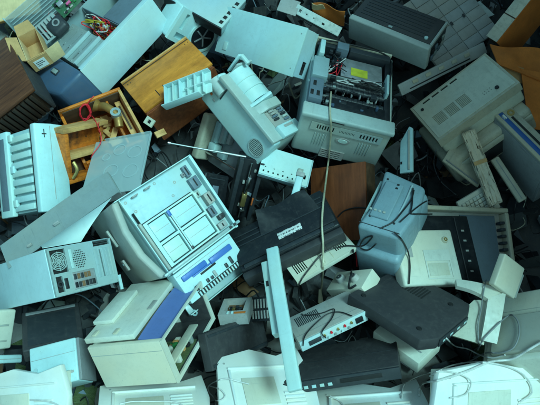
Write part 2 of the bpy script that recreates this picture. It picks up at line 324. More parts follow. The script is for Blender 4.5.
# rigid placement of each thing: base corner, rotation, size in metres
POSES = {
    'wood': dict(o=[-1.3037, 0.2974, 0.4367], q=[0.9427, 0.0958, -0.1956, 0.2528], d=[0.4141, 0.4067, 0.1528]),
    'pcopen': dict(o=[-1.0653, 0.9152, 0.4898], q=[0.6474, 0.6294, 0.1188, 0.4132], d=[0.4728, 0.1692, 0.412]),
    'clearpanel': dict(o=[-1.2821, 1.0359, 0.5814], q=[0.5341, 0.7506, 0.1701, 0.3498], d=[0.2595, 0.1867, 0.008]),
    'groove': dict(o=[-1.0959, 0.8731, 0.6566], q=[0.9043, 0.2372, -0.1325, 0.3293], d=[0.1298, 0.1148, 0.02]),
    'board': dict(o=[-1.0049, 0.9586, 0.7607], q=[0.8892, 0.2517, -0.1589, 0.3476], d=[0.1308, 0.0975, 0.01]),
    'whiteback': dict(o=[-0.5807, 0.9749, 0.718], q=[0.7131, 0.5413, 0.4396, -0.0721], d=[0.2634, 0.1698, 0.15]),
    'darkedge': dict(o=[-0.5217, 1.0239, 0.7884], q=[-0.9543, -0.1161, -0.0844, 0.262], d=[0.3295, 0.2316, 0.0564]),
    'whitepanel': dict(o=[-0.2144, 0.9116, 0.5784], q=[0.8555, 0.3695, -0.23, -0.2803], d=[0.502, 0.2212, 0.1]),
    'console': dict(o=[-0.5096, 0.4763, 0.3982], q=[0.9439, 0.0567, -0.141, 0.2933], d=[0.3811, 0.2377, 0.2295]),
    'laser': dict(o=[0.1006, 0.3254, 0.5243], q=[0.9923, 0.0363, 0.0991, -0.0647], d=[0.3891, 0.4868, 0.2555]),
    'desktop': dict(o=[0.4057, 0.987, 0.6342], q=[0.9468, 0.1075, -0.0201, -0.3028], d=[0.4209, 0.1912, 0.137]),
    'tile': dict(o=[0.8748, 0.8991, 0.4869], q=[0.9154, 0.2745, -0.0849, 0.282], d=[0.3867, 0.3947, 0.02]),
    'trayback': dict(o=[0.6171, 0.714, 0.4736], q=[0.8756, 0.418, 0.0068, 0.2422], d=[0.4966, 0.0577, 0.1]),
    'beige': dict(o=[0.8179, 0.3279, 0.4434], q=[0.9431, -0.0243, -0.2933, 0.1545], d=[0.4185, 0.2754, 0.124]),
    'creambox': dict(o=[1.2349, 0.9073, 0.5583], q=[-0.878, -0.0979, 0.3878, -0.2631], d=[0.2761, 0.069, 0.2388]),
    'stripe': dict(o=[1.0533, 0.47, 0.3313], q=[0.848, 0.1316, -0.0218, -0.513], d=[0.3428, 0.0879, 0.2999]),
    'foam': dict(o=[0.9755, 0.0961, 0.3655], q=[0.9315, 0.3156, -0.1096, 0.1435], d=[0.05, 0.3418, 0.03]),
    'keyboard': dict(o=[0.8841, 0.0428, 0.2804], q=[0.8868, 0.3769, 0.0323, 0.2654], d=[0.1888, 0.1267, 0.03]),
    'lightstrip': dict(o=[1.1113, 0.1142, 0.3596], q=[0.9323, 0.2496, -0.1314, 0.2265], d=[0.0401, 0.2267, 0.02]),
    'graytri': dict(o=[0.7787, 0.2811, 0.4575], q=[0.9385, 0.1424, 0.1747, -0.2614], d=[0.201, 0.1359, 0.01]),
    'bluepr': dict(o=[0.3996, -0.1634, 0.255], q=[0.9633, 0.0536, -0.0917, -0.2464], d=[0.1702, 0.2976, 0.3355]),
    'plate': dict(o=[0.5677, 0.1557, 0.5056], q=[0.9336, 0.1803, -0.2953, -0.093], d=[0.0586, 0.2028, 0.015]),
    'brown': dict(o=[0.2463, 0.0537, 0.1411], q=[0.9083, 0.268, -0.3087, -0.0881], d=[0.2835, 0.3417, 0.0921]),
    'black': dict(o=[-0.0821, -0.3028, 0.331], q=[0.9743, -0.0007, -0.1624, 0.156], d=[0.4367, 0.228, 0.0908]),
    'ventstrip': dict(o=[0.1119, -0.3267, 0.3757], q=[0.9636, -0.0298, -0.0979, 0.2471], d=[0.2799, 0.1124, 0.03]),
    'perf': dict(o=[-0.052, 0.1666, 0.5028], q=[0.9713, 0.1813, 0.1209, -0.0957], d=[0.2195, 0.1297, 0.012]),
    'fax': dict(o=[-0.1949, 0.6264, 0.5958], q=[0.6842, 0.5836, -0.0656, -0.4324], d=[0.4004, 0.1833, 0.1984]),
    'copier': dict(o=[-0.757, -0.0277, 0.411], q=[0.8741, 0.0968, 0.3125, -0.3591], d=[0.3457, 0.3702, 0.3841]),
    'graypr': dict(o=[-0.3034, 0.4846, 0.2727], q=[0.8206, 0.3723, -0.2893, -0.3229], d=[0.3984, 0.2265, 0.12]),
    'chassis': dict(o=[-0.2059, 0.1846, 0.2509], q=[0.8157, 0.5652, 0.093, -0.0806], d=[0.111, 0.2978, 0.1]),
    'pc': dict(o=[-1.1448, -0.3614, 0.2289], q=[0.8723, 0.2357, 0.3602, 0.232], d=[0.273, 0.1798, 0.5237]),
    'pccover': dict(o=[-1.0112, -0.3061, 0.4721], q=[0.9512, 0.0432, -0.1492, 0.2666], d=[0.512, 0.1241, 0.01]),
    'leftpr': dict(o=[-1.1759, 0.032, 0.3513], q=[0.8483, 0.2628, 0.4169, 0.1937], d=[0.1493, 0.3727, 0.2939]),
    'circpanel': dict(o=[-0.7449, 0.0696, 0.5185], q=[-0.9902, -0.0283, 0.1348, 0.0227], d=[0.2258, 0.264, 0.008]),
    'bar': dict(o=[0.0687, -0.8036, 0.4678], q=[0.9843, 0.033, -0.1606, 0.0656], d=[0.0471, 0.5726, 0.035]),
    'settop': dict(o=[0.1199, -0.5922, 0.3431], q=[0.9534, -0.2109, -0.1202, 0.179], d=[0.2795, 0.157, 0.0484]),
    'cream': dict(o=[-0.5891, -0.7237, 0.3301], q=[0.9544, -0.2291, -0.1693, -0.0897], d=[0.2934, 0.3751, 0.176]),
    'beigebox': dict(o=[0.5078, -0.3333, 0.3563], q=[0.9752, 0.153, 0.1381, 0.0812], d=[0.2738, 0.2333, 0.06]),
    'blackboard': dict(o=[0.5585, -0.309, 0.3402], q=[0.9767, 0.1453, 0.1411, 0.0711], d=[0.3407, 0.3035, 0.03]),
    'trayframe': dict(o=[0.6193, -0.2728, 0.2812], q=[0.9599, 0.2251, 0.1565, 0.058], d=[0.472, 0.3418, 0.05]),
    'darkpanel': dict(o=[0.2944, -0.4155, 0.3859], q=[0.9019, -0.1935, -0.0369, -0.3843], d=[0.3642, 0.3261, 0.05]),
    'rightpr': dict(o=[0.947, -0.6439, 0.127], q=[0.9177, -0.0591, -0.3661, -0.1427], d=[0.2782, 0.3039, 0.2]),
    'rightcover': dict(o=[0.8267, -0.3732, 0.4676], q=[0.8993, 0.2613, 0.3215, -0.1403], d=[0.1341, 0.1317, 0.03]),
    'lowpr': dict(o=[-0.8448, -0.6865, 0.1833], q=[0.9784, 0.1567, -0.0951, 0.0951], d=[0.1862, 0.1568, 0.1268]),
    'lowdark': dict(o=[-0.9352, -0.5984, 0.2629], q=[0.9705, -0.1597, 0.0514, 0.1734], d=[0.2226, 0.2282, 0.06]),
    'drives': dict(o=[-0.0224, -0.3639, 0.1618], q=[0.881, 0.2419, -0.4002, -0.0725], d=[0.1562, 0.0963, 0.08]),
    'module': dict(o=[-0.1989, -0.438, 0.2596], q=[0.9692, -0.2152, -0.1039, -0.0595], d=[0.1186, 0.1125, 0.05]),
    'carton': dict(o=[-1.0947, 0.6632, 0.6663], q=[-0.9616, -0.1127, 0.1192, -0.2199], d=[0.0926, 0.1672, 0.0802]),
    'radio': dict(o=[-0.8466, 0.2803, 0.3555], q=[0.9569, 0.1332, 0.0083, 0.2579], d=[0.3021, 0.2915, 0.16]),
    'drawer': dict(o=[-0.9692, 0.1796, 0.4467], q=[0.7544, 0.4474, 0.4199, 0.2332], d=[0.2488, 0.2418, 0.12]),
    'shellA': dict(o=[-1.0569, -0.786, 0.0988], q=[0.9431, 0.2542, -0.2143, 0.0042], d=[0.4283, 0.2116, 0.06]),
    'shellB': dict(o=[-0.5822, -0.9449, 0.333], q=[0.9584, -0.2616, 0.0643, 0.0941], d=[0.3951, 0.2718, 0.08]),
    'shellC': dict(o=[-0.157, -0.9008, 0.3389], q=[0.9784, -0.1416, 0.1123, 0.1002], d=[0.3661, 0.3326, 0.06]),
    'shellD': dict(o=[0.1662, -0.9425, 0.2957], q=[0.9593, -0.2737, -0.0684, -0.0085], d=[0.3988, 0.2967, 0.06]),
    'shellE': dict(o=[0.5145, -0.8816, 0.3334], q=[0.9219, 0.2959, 0.2465, 0.0429], d=[0.6377, 0.2409, 0.06]),
    'lowblack': dict(o=[0.0543, -0.7222, 0.2554], q=[0.9446, -0.29, -0.1499, -0.0347], d=[0.4322, 0.2267, 0.05]),
    'lowstrip': dict(o=[-1.0662, -0.6522, 0.3663], q=[0.8134, 0.168, 0.5382, 0.143], d=[0.201, 0.0312, 0.02]),
    'blackstrip': dict(o=[-0.241, -0.6565, 0.3092], q=[0.8511, 0.21, 0.4205, 0.234], d=[0.3786, 0.1404, 0.04]),
    'metalrail': dict(o=[0.1184, 1.0493, 0.7323], q=[0.8991, 0.3656, 0.0837, -0.2259], d=[0.2513, 0.0453, 0.02]),
    'bracket': dict(o=[0.0293, 1.0485, 0.715], q=[0.9718, 0.1695, 0.0634, -0.1511], d=[0.0982, 0.0903, 0.05]),
    'cardsheet': dict(o=[0.2208, 1.0945, 0.6719], q=[0.6301, 0.7532, -0.1365, -0.1303], d=[0.168, 0.1018, 0.01]),
    'darkslab': dict(o=[-0.3263, 0.0307, 0.4717], q=[0.838, 0.3415, 0.419, 0.0755], d=[0.1442, 0.1325, 0.05]),
    'whiterod': dict(o=[0.084, 0.0111, 0.5153], q=[-0.9719, -0.1947, -0.0311, 0.1283], d=[0.0308, 0.1, 0.02]),
    'lowwhite': dict(o=[0.4013, -0.5054, 0.2599], q=[0.9117, -0.0823, -0.0646, -0.3973], d=[0.2122, 0.1433, 0.06]),
    'graybox2': dict(o=[0.2662, -0.3159, 0.2503], q=[0.8905, -0.0951, -0.3676, -0.2505], d=[0.201, 0.103, 0.06]),
    'faxtray': dict(o=[-0.4535, 0.4125, 0.6556], q=[0.9641, 0.1483, -0.2191, 0.0235], d=[0.2306, 0.1045, 0.03]),
    'cornerboard': dict(o=[-1.564, 1.1007, 0.6012], q=[0.964, 0.24, -0.0597, 0.0975], d=[0.3796, 0.2506, 0.02]),
    'leftedge': dict(o=[-1.12, -0.5698, 0.3083], q=[0.8142, 0.3153, 0.4765, 0.1028], d=[0.1338, 0.1546, 0.03]),
}
# ---------------------------------------------------------------- ground and the packed core of the heap
o = MB().sheet([(-30, -30, 0), (30, -30, 0), (30, 30, 0), (-30, 30, 0)], .05).build('ground', 'concrete'); o['kind'] = 'structure'
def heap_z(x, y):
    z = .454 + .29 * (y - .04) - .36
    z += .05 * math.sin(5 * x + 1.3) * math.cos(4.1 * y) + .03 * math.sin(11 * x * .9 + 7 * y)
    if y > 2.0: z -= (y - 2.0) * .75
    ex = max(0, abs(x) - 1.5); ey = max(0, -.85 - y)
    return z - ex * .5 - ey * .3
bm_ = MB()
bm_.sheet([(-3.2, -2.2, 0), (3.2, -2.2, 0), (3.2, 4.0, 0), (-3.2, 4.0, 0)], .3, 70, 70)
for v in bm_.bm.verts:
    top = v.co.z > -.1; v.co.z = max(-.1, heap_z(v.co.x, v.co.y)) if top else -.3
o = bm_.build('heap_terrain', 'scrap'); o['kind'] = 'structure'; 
# unseen wall added to keep the sun off the right side of the heap
wl_ = MB()
for k in range(9): wl_.box(1.6, 1.8, -1.0 + k * .8, -1.0 + k * .8 + .79, -.1, WALL_H, .006)
o = wl_.build('wall', 'shade_wall'); o['kind'] = 'structure'
# broken plastic, metal and board fragments packed between the machines
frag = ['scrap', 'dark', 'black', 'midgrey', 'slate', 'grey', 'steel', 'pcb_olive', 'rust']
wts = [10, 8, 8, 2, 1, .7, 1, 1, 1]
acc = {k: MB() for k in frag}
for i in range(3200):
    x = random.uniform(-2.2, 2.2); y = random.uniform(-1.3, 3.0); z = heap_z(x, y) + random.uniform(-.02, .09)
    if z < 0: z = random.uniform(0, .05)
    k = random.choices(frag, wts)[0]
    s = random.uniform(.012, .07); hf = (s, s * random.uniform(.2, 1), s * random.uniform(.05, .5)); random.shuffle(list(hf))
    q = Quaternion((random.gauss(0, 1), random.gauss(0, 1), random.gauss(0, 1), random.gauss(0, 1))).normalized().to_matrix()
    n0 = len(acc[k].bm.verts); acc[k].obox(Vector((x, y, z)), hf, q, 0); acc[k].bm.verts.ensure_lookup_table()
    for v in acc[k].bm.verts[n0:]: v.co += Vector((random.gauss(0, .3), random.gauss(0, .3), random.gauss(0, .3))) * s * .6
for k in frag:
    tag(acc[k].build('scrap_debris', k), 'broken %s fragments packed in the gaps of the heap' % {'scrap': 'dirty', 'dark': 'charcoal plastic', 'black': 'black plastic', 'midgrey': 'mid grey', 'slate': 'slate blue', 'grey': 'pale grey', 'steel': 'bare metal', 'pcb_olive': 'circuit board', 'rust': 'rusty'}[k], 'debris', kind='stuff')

# snarls of stripped wire lying in the gaps
for mat, n_, lb_ in (('cable_black', 320, 'black'), ('midgrey', 130, 'dark grey'), ('cable_cream', 26, 'cream'), ('red', 8, 'red'), ('slate', 24, 'slate blue')):
    w_ = MB(); rw = random.Random(n_)
    for i in range(n_):
        x, y = rw.uniform(-1.6, 1.6), rw.uniform(-1.0, 2.0); a = rw.uniform(0, 6.28); pts = []
        for k in range(7):
            pts.append((x, y, max(.01, heap_z(x, y) + .06 + rw.uniform(0, .10)))); a += rw.gauss(0, .9); x += math.cos(a) * .05; y += math.sin(a) * .05
        w_.tube(pts, rw.choice((.002, .0028, .0036)), 5, 4)
    tag(w_.build('wire_tangle', mat), 'snarls of loose %s wire down in the gaps of the heap' % lb_, 'wire', kind='stuff')

# ================================================================ TOP LEFT
# -- woodgrain cabinet
t, W, D, H = thing('wood_cabinet', 'wood', 'dark brown woodgrain cabinet lying at the upper left edge of the heap', 'cabinet')
bx('side_panel', 'walnut', t, 0, W, 0, D, H - .015, H, .003)
bx('carcass', 'walnut_dark', t, .004, W - .012, .012, D - .004, 0, H - .0155, .003)
bx('edge_trim', 'softblack', t, W - .0118, W + .003, 0, D, 0, H - .0165, .003)
for i in range(16):
    x = .01 + i * (W - .03) / 16
    bx('slat', 'walnut_dark', t, x, x + (W - .03) / 16 * .72, -.006, .0115, .008, H - .02, .002)
bx('base_rail', 'softblack', t, 0, W - .012, -.004, .0115, 0, .0075, .001)

# -- opened tower computer
t, W, D, H = thing('open_tower_computer', 'pcopen', 'opened pale tower computer with dark blue front, bare drive bays and coloured wires showing', 'computer')
tc_ = bx('top_cover', 'casepaint', t, -.005, W + .002, -.004, D + .006, H - .012, H, .004)
bx('fold', 'casepaint', tc_, .0, W, D + .0062, D + .0085, H - .03, H - .003, .001)
bx('back_tray', 'tealsteel', t, 0, W, 0, .004, 0, H - .0125, .001)
bx('floor_panel', 'tealsteel', t, 0, W, .0045, D, 0, .004, .001)
rp = MB().plate('x', .005, D, .0045, H - .013, W - .004, W, slots('x', .03, D - .03, .05, .16, 7, .5, 'v')).build('rear_panel', 'steel', t)
cage = MB().plate('y', .012, .185, .03, H - .02, D - .02, D - .014, [(.03, .07, a, a + .012) for a in (.05, .10, .15, .20, .25, .30)] + [(.09, .16, a, a + .006) for a in (.06, .11, .16, .21, .26, .31)]).build('drive_cage', 'steel', t)
for i in range(7):
    z = .035 + i * .05
    bx('bay_shelf', 'steel', cage, .012, .185, .02, D - .0205, z, z + .003, .0005)
    for x in (.02, .08, .17): screw(cage, (x, D - .0125, z + .02), (0, 1, 0), .003)
for z in (.09, .19, .29): bx('disk_drive', 'midgrey', t, .018, .17, .03, D - .022, z, z + .03, .002)
MB().box(.012, .185, D - .013, D + .004, H - .1, H - .088, .001).box(.012, .185, D - .013, D + .003, H - .2, H - .19, .001).build('cage_rail', 'coverblue', t)
ps = bx('power_supply', 'slate', t, W - .19, W - .01, .02, D + .004, H - .19, H - .02, .003)
bx('inner_wall', 'slate', t, W - .195, W - .191, .01, D, .01, H - .02, .001)
bx('motherboard', 'pcb', t, .19, W - .02, .006, .010, .02, H - .2, .0005)
for i in range(9): bx('chip', ['chip', 'grey', 'brass', 'white2'][i % 4], t, *(lambda x, z: (x, x + .03, .0105, .02, z, z + random.choice((.012, .03))))(random.uniform(.2, W - .09), random.uniform(.03, H - .25)), .001)
wires(t, ((.195, W - .2), (.05, D + .02), (.10, H - .06)), 26, ['red', 'yellow', 'rubber', 'red', 'cable_white', 'yellow', 'orange_led', 'rubber', 'red'], .0026)
for i in range(5):
    x, z = random.uniform(.2, W - .22), random.uniform(.14, H - .1); bx('connector', 'cable_white', t, x, x + .022, D - .03, D - .008, z, z + .011, .001)
def bez(x, y, z):                                       # blue front swells outwards and narrows to its base
    u = -x / .15; return (x - .03 * math.sin(math.pi * min(1, max(0, z / H))) * u, y + (D / 2 - y) * .22 * u * u, z + (H * .5 - z) * .18 * u * u)
b_ = MB().box(-.15, -.002, .0, D + .006, .05, H + .004, .02, 3); b_.warp(bez, 2); bz = b_.build('front_bezel', 'navy', t)
bd = MB().box(-.085, -.055, D + .002, D + .0075, H * .55, H * .55 + .055, .003).build('badge', 'dark', bz)
MB().box(-.08, -.06, D + .0072, D + .009, H * .56, H * .56 + .045, .001).build('badge_letter', 'steel', bd)
MB().box(-.14, -.012, -.01, D + .004, .004, .045, .012, 3).build('bezel_foot', 'navy', bz)

# -- carton
t, W, D, H = thing('carton', 'carton', 'small open tan cardboard carton with a white address label', 'box')
s = .003
bx('wall', 'card', t, 0, W, 0, s, 0, H, .0008); bx('wall', 'card', t, 0, W, D - s, D, 0, H, .0008)
bx('wall', 'card_light', t, 0, s, s + .0005, D - s - .0005, 0, H, .0008); bx('wall', 'card', t, W - s, W, s + .0005, D - s - .0005, 0, H, .0008)
bx('bottom', 'card', t, s, W - s, s, D - s, .001, .004, .0005)
MB().sheet([(.0, -.0045, H - .001), (.0, -.0045, .004), (W, -.0045, .004), (W, -.0045, H - .001)], -.003).build('front_face', 'card', t)
MB().sheet([(W * .22, -.009, H * .8), (W * .22, -.009, H * .16), (W * .8, -.009, H * .16), (W * .8, -.009, H * .8)], -.001).build('label_sheet', 'shell_white', t)
for i, (a, c_) in enumerate(((.3, .66), (.3, .72), (.3, .52))): bx('text_line', 'dark', t, W * a, W * c_, -.0106, -.0102, H * (.62 - i * .13), H * (.66 - i * .13), 0)
MB().sheet([(W + .001, .001, H), (W + .001, -.008, .006), (W + .07, -.022, .03), (W + .075, .004, H + .012)], .003, 3, 2, lambda a, c: .004 * math.sin(3 * a)).build('flap', 'card_light', t)
MB().sheet([(0, 0, H), (-.004, D, H), (-.045, D * .95, H + .035), (-.05, .02, H + .02)], .003, 2, 2).build('flap', 'card', t)
MB().sheet([(0, D, H), (W, D, H), (W * .9, D + .035, H + .03), (.012, D + .03, H + .035)], .003, 2, 2).build('flap', 'card', t)

t, W, D, H = thing('pale_board', 'cornerboard', 'pale plain chipboard sheet in the extreme top left corner', 'board')
bx('sheet', 'card_light', t, 0, W, 0, D, 0, H, .002); bx('edge_band', 'pale_wood', t, 0, W, -.004, -.0005, 0, H, .001)
# -- clear ribbed panel, grooved metal, circuit board behind it
t, W, D, H = thing('clear_panel', 'clearpanel', 'pale translucent ribbed plastic panel in the top left corner', 'panel')
bx('sheet', 'clear', t, 0, W, 0, D, 0, H * .5, .001)
for i in range(7): bx('rib', 'clear', t, .01, W - .01, .015 + i * (D - .03) / 7, .019 + i * (D - .03) / 7, H * .5 + .0005, H, .001)
bx('rim', 'coverblue', t, -.006, 0, 0, D, -.01, H + .004, .001)
t, W, D, H = thing('slotted_bracket', 'groove', 'grey slotted metal bracket behind the tan carton', 'bracket')
pl = MB().plate('z', 0, W, 0, D, H - .003, H, slots('z', .012, W - .012, .012, D - .012, 5, .35)).build('plate', 'steel', t)
for a in (0, W - .003): bx('flange', 'steel', t, a, a + .003, 0, D, 0, H - .0035, .0005)
for i in range(4): bx('rib', 'grey', pl, .028 + i * (W - .03) / 5, .036 + i * (W - .03) / 5, .01, D - .01, H + .0005, H + .008, .001)
t, W, D, H = thing('circuit_board', 'board', 'green circuit board with a pink part at the top edge', 'circuit board')
bx('board', 'pcb', t, 0, W, 0, D, 0, .0018, .0003)
for i in range(16):
    x, y = random.uniform(.005, W - .025), random.uniform(.005, D - .02)
    bx('chip', random.choice(['chip', 'chip', 'grey', 'wire_green']), t, x, x + random.uniform(.006, .02), y, y + random.uniform(.006, .015), .002, random.uniform(.005, .014), .0005)
bx('connector', 'pink', t, .055, .08, .03, .042, .0025, .016, .001)
bx('heat_sink', 'aluminium', t, .02, .05, .05, .075, .0025, .02, .001)
def dark_dish(name, c, ax, r, h, mat, label, cat):
    pass
# dark rounded unit beside the board
t, W, D, H = thing('dark_speaker_pod', 'board', 'dark rounded plastic pod between the slotted bracket and the circuit board', 'pod')
t.location = Vector(t.location) + Vector((-.045, -.02, -.075))
MB().box(-.02, W * .55, -.03, D * .6, .0, .05, .02, 4).build('body', 'dark', t); MB().ring((W * .25, D * .2, .0505), (0, 0, 1), .012, .02, .003).build('collar', 'midgrey', t)

# -- white box with round opening, dark edged panel, large white side panel
t, W, D, H = thing('white_housing', 'whiteback', 'white printer housing with a round black opening behind the amber cabinet', 'printer')
bx('body', 'white', t, 0, W, 0, D, 0, H - .02, .012, 3)
MB().plate('z', 0, W, 0, D, H - .0195, H, [(.03, .09, .02, .05), (.03, .05, .07, D - .02)]).build('face_frame', 'white', t)
dd = MB().cyl((W * .68, D * .52, H - .03), (W * .68, D * .52, H + .002), .062, .066, 32).build('opening', 'black', t)
MB().ring((W * .68, D * .52, H + .0005), (0, 0, 1), .0665, .078, .006, 36).build('opening_rim', 'white', t)
for k in range(5):
    a = k * 1.2566; MB().box(W * .68 - .004, W * .68 + .004, D * .52, D * .52 + .05, H + .0025, H + .006, .001).warp(lambda x, y, z, a=a: ((x - W * .68) * math.cos(a) - (y - D * .52) * math.sin(a) + W * .68, (x - W * .68) * math.sin(a) + (y - D * .52) * math.cos(a) + D * .52, z)).build('vane', 'midgrey', dd)
t, W, D, H = thing('flat_computer_case', 'darkedge', 'pale blue flat computer case with a black front edge at the top', 'computer')
bx('lid', 'coverblue', t, 0, W, .012, D, H - .02, H, .004); bx('base', 'tealsteel', t, .002, W - .002, .013, D, 0, H - .0205, .003)
bx('front_edge', 'black', t, -.002, W + .002, .004, .0115, 0, H + .001, .003)
for i in range(5): bx('port', 'rubber', t, W - .03, W - .012, .03 + i * .035, .05 + i * .035, H + .0003, H + .0015, .0005)
for i in range(3): screw(t, (.05 + i * .1, D - .02, H), (0, 0, 1))
t, W, D, H = thing('white_case_panel', 'whitepanel', 'large blank white computer case panel leaning behind the white fax machine', 'panel')
bx('panel', 'white', t, 0, W, 0, D, H - .012, H, .003); 
MB().plate('x', .006, D - .006, .0, H - .0125, W - .006, W - .002, [(.02, .08, .02, .05)]).build('side_fold', 'casepaint', t)
bx('side_fold', 'casepaint', t, .003, W - .01, D - .009, D - .003, .02, H - .0125, .001); bx('side_fold', 'casepaint', t, .003, W - .01, .003, .009, .02, H - .0125, .001)
bx('latch', 'white2', t, .05, .075, .02, .06, H + .0003, H + .004, .001)
for y in (.035, D - .03): screw(t, (W - .02, y, H), (0, 0, 1), .003)

# -- amber cabinet
t, W, D, H = thing('amber_cabinet', 'console', 'amber varnished wooden cabinet lying below the opened tower computer', 'cabinet')
bx('front_panel', 'amber', t, 0, W, .004, D, H - .014, H, .003)
bx('carcass', 'redbrown', t, .004, W - .004, .0, D - .006, 0, H - .0145, .003)
bx('edge_strip', 'pale_wood', t, 0, W, D + .0005, D + .010, H - .012, H + .004, .002)
bx('dark_joint', 'ply_dark', t, .002, W - .002, D - .014, D - .008, H + .0003, H + .0018, .0005)
for x in (.02, .035, W - .03, W - .012): screw(t, (x, D - .03, H), (0, 0, 1), .003, 'ply_dark')
for x in (.10, .14): bx('slot', 'rubber', t, x, x + .004, .03, .075, H + .0003, H + .0012, .0004)
MB().sheet([(.0, -.004, .01), (W, -.004, .01), (W, -.006, H - .02), (.0, -.002, H - .02)], .004, 16, 4, lambda a, c: .003 * math.sin(23 * a) * c).build('torn_veneer', 'redbrown', t)

# -- open wooden radio box and its drawer
t, W, D, H = thing('wooden_radio_box', 'radio', 'open orange wooden box with a brass horn inside, back torn off', 'box')
th = .014
bx('back_board', 'orange_wood', t, 0, W, 0, D, 0, .01, .001)
bx('board', 'orange_wood', t, 0, W, D - th, D, .0105, H, .002); bx('board', 'pale_wood', t, W - th, W, 0, D - th - .001, .0105, H, .002)
bx('board', 'orange_wood', t, 0, th, 0, D - th - .001, .0105, H * .8, .002); bx('board', 'orange_wood', t, th + .001, W - th - .001, 0, th, .0105, H * .7, .002)
bx('dark_lining', 'ply_dark', t, th, W - th, D - th - .006, D - th - .0005, .03, H - .01, .001)
bx('divider', 'orange_wood', t, W * .72, W * .72 + .01, th + .001, D - th - .007, .0105, H * .75, .001)
hn = MB().tube([(W * .60, D * .86, H * .8), (W * .68, D * .74, H * .95), (W * .76, D * .55, H * .92), (W * .72, D * .36, H * .8)], .02, 14).build('horn', 'oldbrass', t)
cy('horn_mouth', 'oldbrass', hn, (W * .60, D * .86, H * .8), (W * .55, D * .91, H * .82), .02, .034, 22); MB().ring((W * .76, D * .55, H * .9), (0, 0, 1), .012, .024, .03).build('horn_collar', 'steel', hn)
for i in range(22):
    x, y = random.uniform(W * .1, W * .68), random.uniform(D * .1, D * .85); a_, b2 = random.uniform(.008, .045), random.uniform(.006, .02)
    MB().obox(Vector((x, y, random.uniform(.02, H * .45))), (a_, b2, .004), Matrix.Rotation(random.uniform(0, 3), 3, 'Z') @ Matrix.Rotation(random.uniform(-.5, .5), 3, 'X')).build('splinter', random.choice(['orange_wood', 'pale_wood', 'ply_dark', 'ply_dark', 'oldbrass']), t)
bx('frame_strip', 'pale_wood', t, W * .84, W * .93, D * .2, D * .9, H * .55, H * .62, .002)
bx('frame_slot', 'ply_dark', t, W * .87, W * .9, D * .3, D * .8, H * .621, H * .64, .001)
for i in range(6): screw(t, (random.uniform(.05, W - .05), random.uniform(.05, D - .05), .0105), (0, 0, 1), .004, 'brass')
t, W, D, H = thing('broken_drawer', 'drawer', 'broken orange wooden drawer with stained bottom beside the white ribbed printer', 'drawer')
bx('bottom_board', 'orange_wood', t, 0, W, 0, D, H * .3, H * .36, .001)
bx('rail', 'pale_wood', t, 0, W, D - .02, D, H * .365, H * .95, .003); bx('rail', 'orange_wood', t, 0, W, 0, .02, H * .365, H, .003)
bx('rail', 'orange_wood', t, 0, .02, .021, D - .021, H * .365, H, .003); bx('rail', 'pale_wood', t, W * .1, W, D * .42, D * .52, H * .365, H * .9, .003)
MB().tube([(.03, D * .4, H), (.035, D * .25, H * 1.12), (.02, D * .1, H)], .008, 8).build('hook', 'brass', t)
for x, y in ((.3, .7), (.5, .72), (.7, .7), (.2, .2)): screw(t, (W * x, D * y, H * .36), (0, 0, 1), .004, 'ply_dark')
bx('shelf_back', 'ply_dark', t, .021, W, .0205, D * .4, H * .361, H * .4, .001)

# ================================================================ LEFT
t, W, D, H = thing('ribbed_white_printer', 'leftpr', 'white printer standing on end with a tall smooth front and ribbed rear', 'printer')
fr = MB().box(0, W, 0, D, H - .03, H, .006, 3).warp(lambda x, y, z: (x, y, z + .012 * math.sin(math.pi * x / W) * (1 if z > H - .01 else 0)), 1).build('front_cover', 'white', t)
bx('groove', 'grey', fr, W * .44, W * .455, .05, D - .01, H + .009, H + .0125, .001)
bx('mark', 'dark', fr, W * .26, W * .28, D - .06, D - .025, H + .0065, H + .0095, .0005); bx('mark', 'dark', fr, W * .2, W * .34, D - .047, D - .043, H + .0065, H + .0095, .0005)
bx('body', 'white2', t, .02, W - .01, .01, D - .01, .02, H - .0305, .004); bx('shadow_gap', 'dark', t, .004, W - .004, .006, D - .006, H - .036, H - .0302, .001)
for i in range(9):
    y = .02 + i * (D - .04) / 9
    bx('cooling_rib', 'white', t, .002, .0195, y, y + (D - .04) / 9 * .68, H * .35, H - .05, .002)
bx('gap_strip', 'rubber', t, .010, .0198, .012, D - .012, H - .049, H - .032, .001)
bx('rear_frame', 'white', t, -.006, .0195, .0, D, .0, H * .32, .006)
bx('rear_window', 'slate', t, -.008, -.0062, .03, D - .03, .02, H * .25, .001)
for y in (.04, D * .5, D - .05): bx('clip', 'white', t, -.004, .012, y, y + .03, H * .34, H * .42, .002)

# -- translucent panel with moulded rings
t, W, D, H = thing('ringed_panel', 'circpanel', 'translucent grey plastic panel with moulded rings above the closed tower', 'panel')
bx('sheet', 'clear', t, -.05, W, -.05, D, 0, H * .5, .001)
for cx_, cy_, r_ in ((.3, .28, .035), (.38, .72, .03), (.72, .62, .034), (.72, .22, .036), (.12, .6, .02)): MB().ring((W * cx_, D * cy_, H * .5 + .0003), (0, 0, 1), r_ - .004, r_, .003, 36).build('moulded_ring', 'clear', t)
bx('rim', 'clear', t, 0, W, D - .004, D, H * .5 + .0003, .016, .001); bx('rim', 'clear', t, W - .004, W, 0, D - .005, H * .5 + .0003, .012, .001)

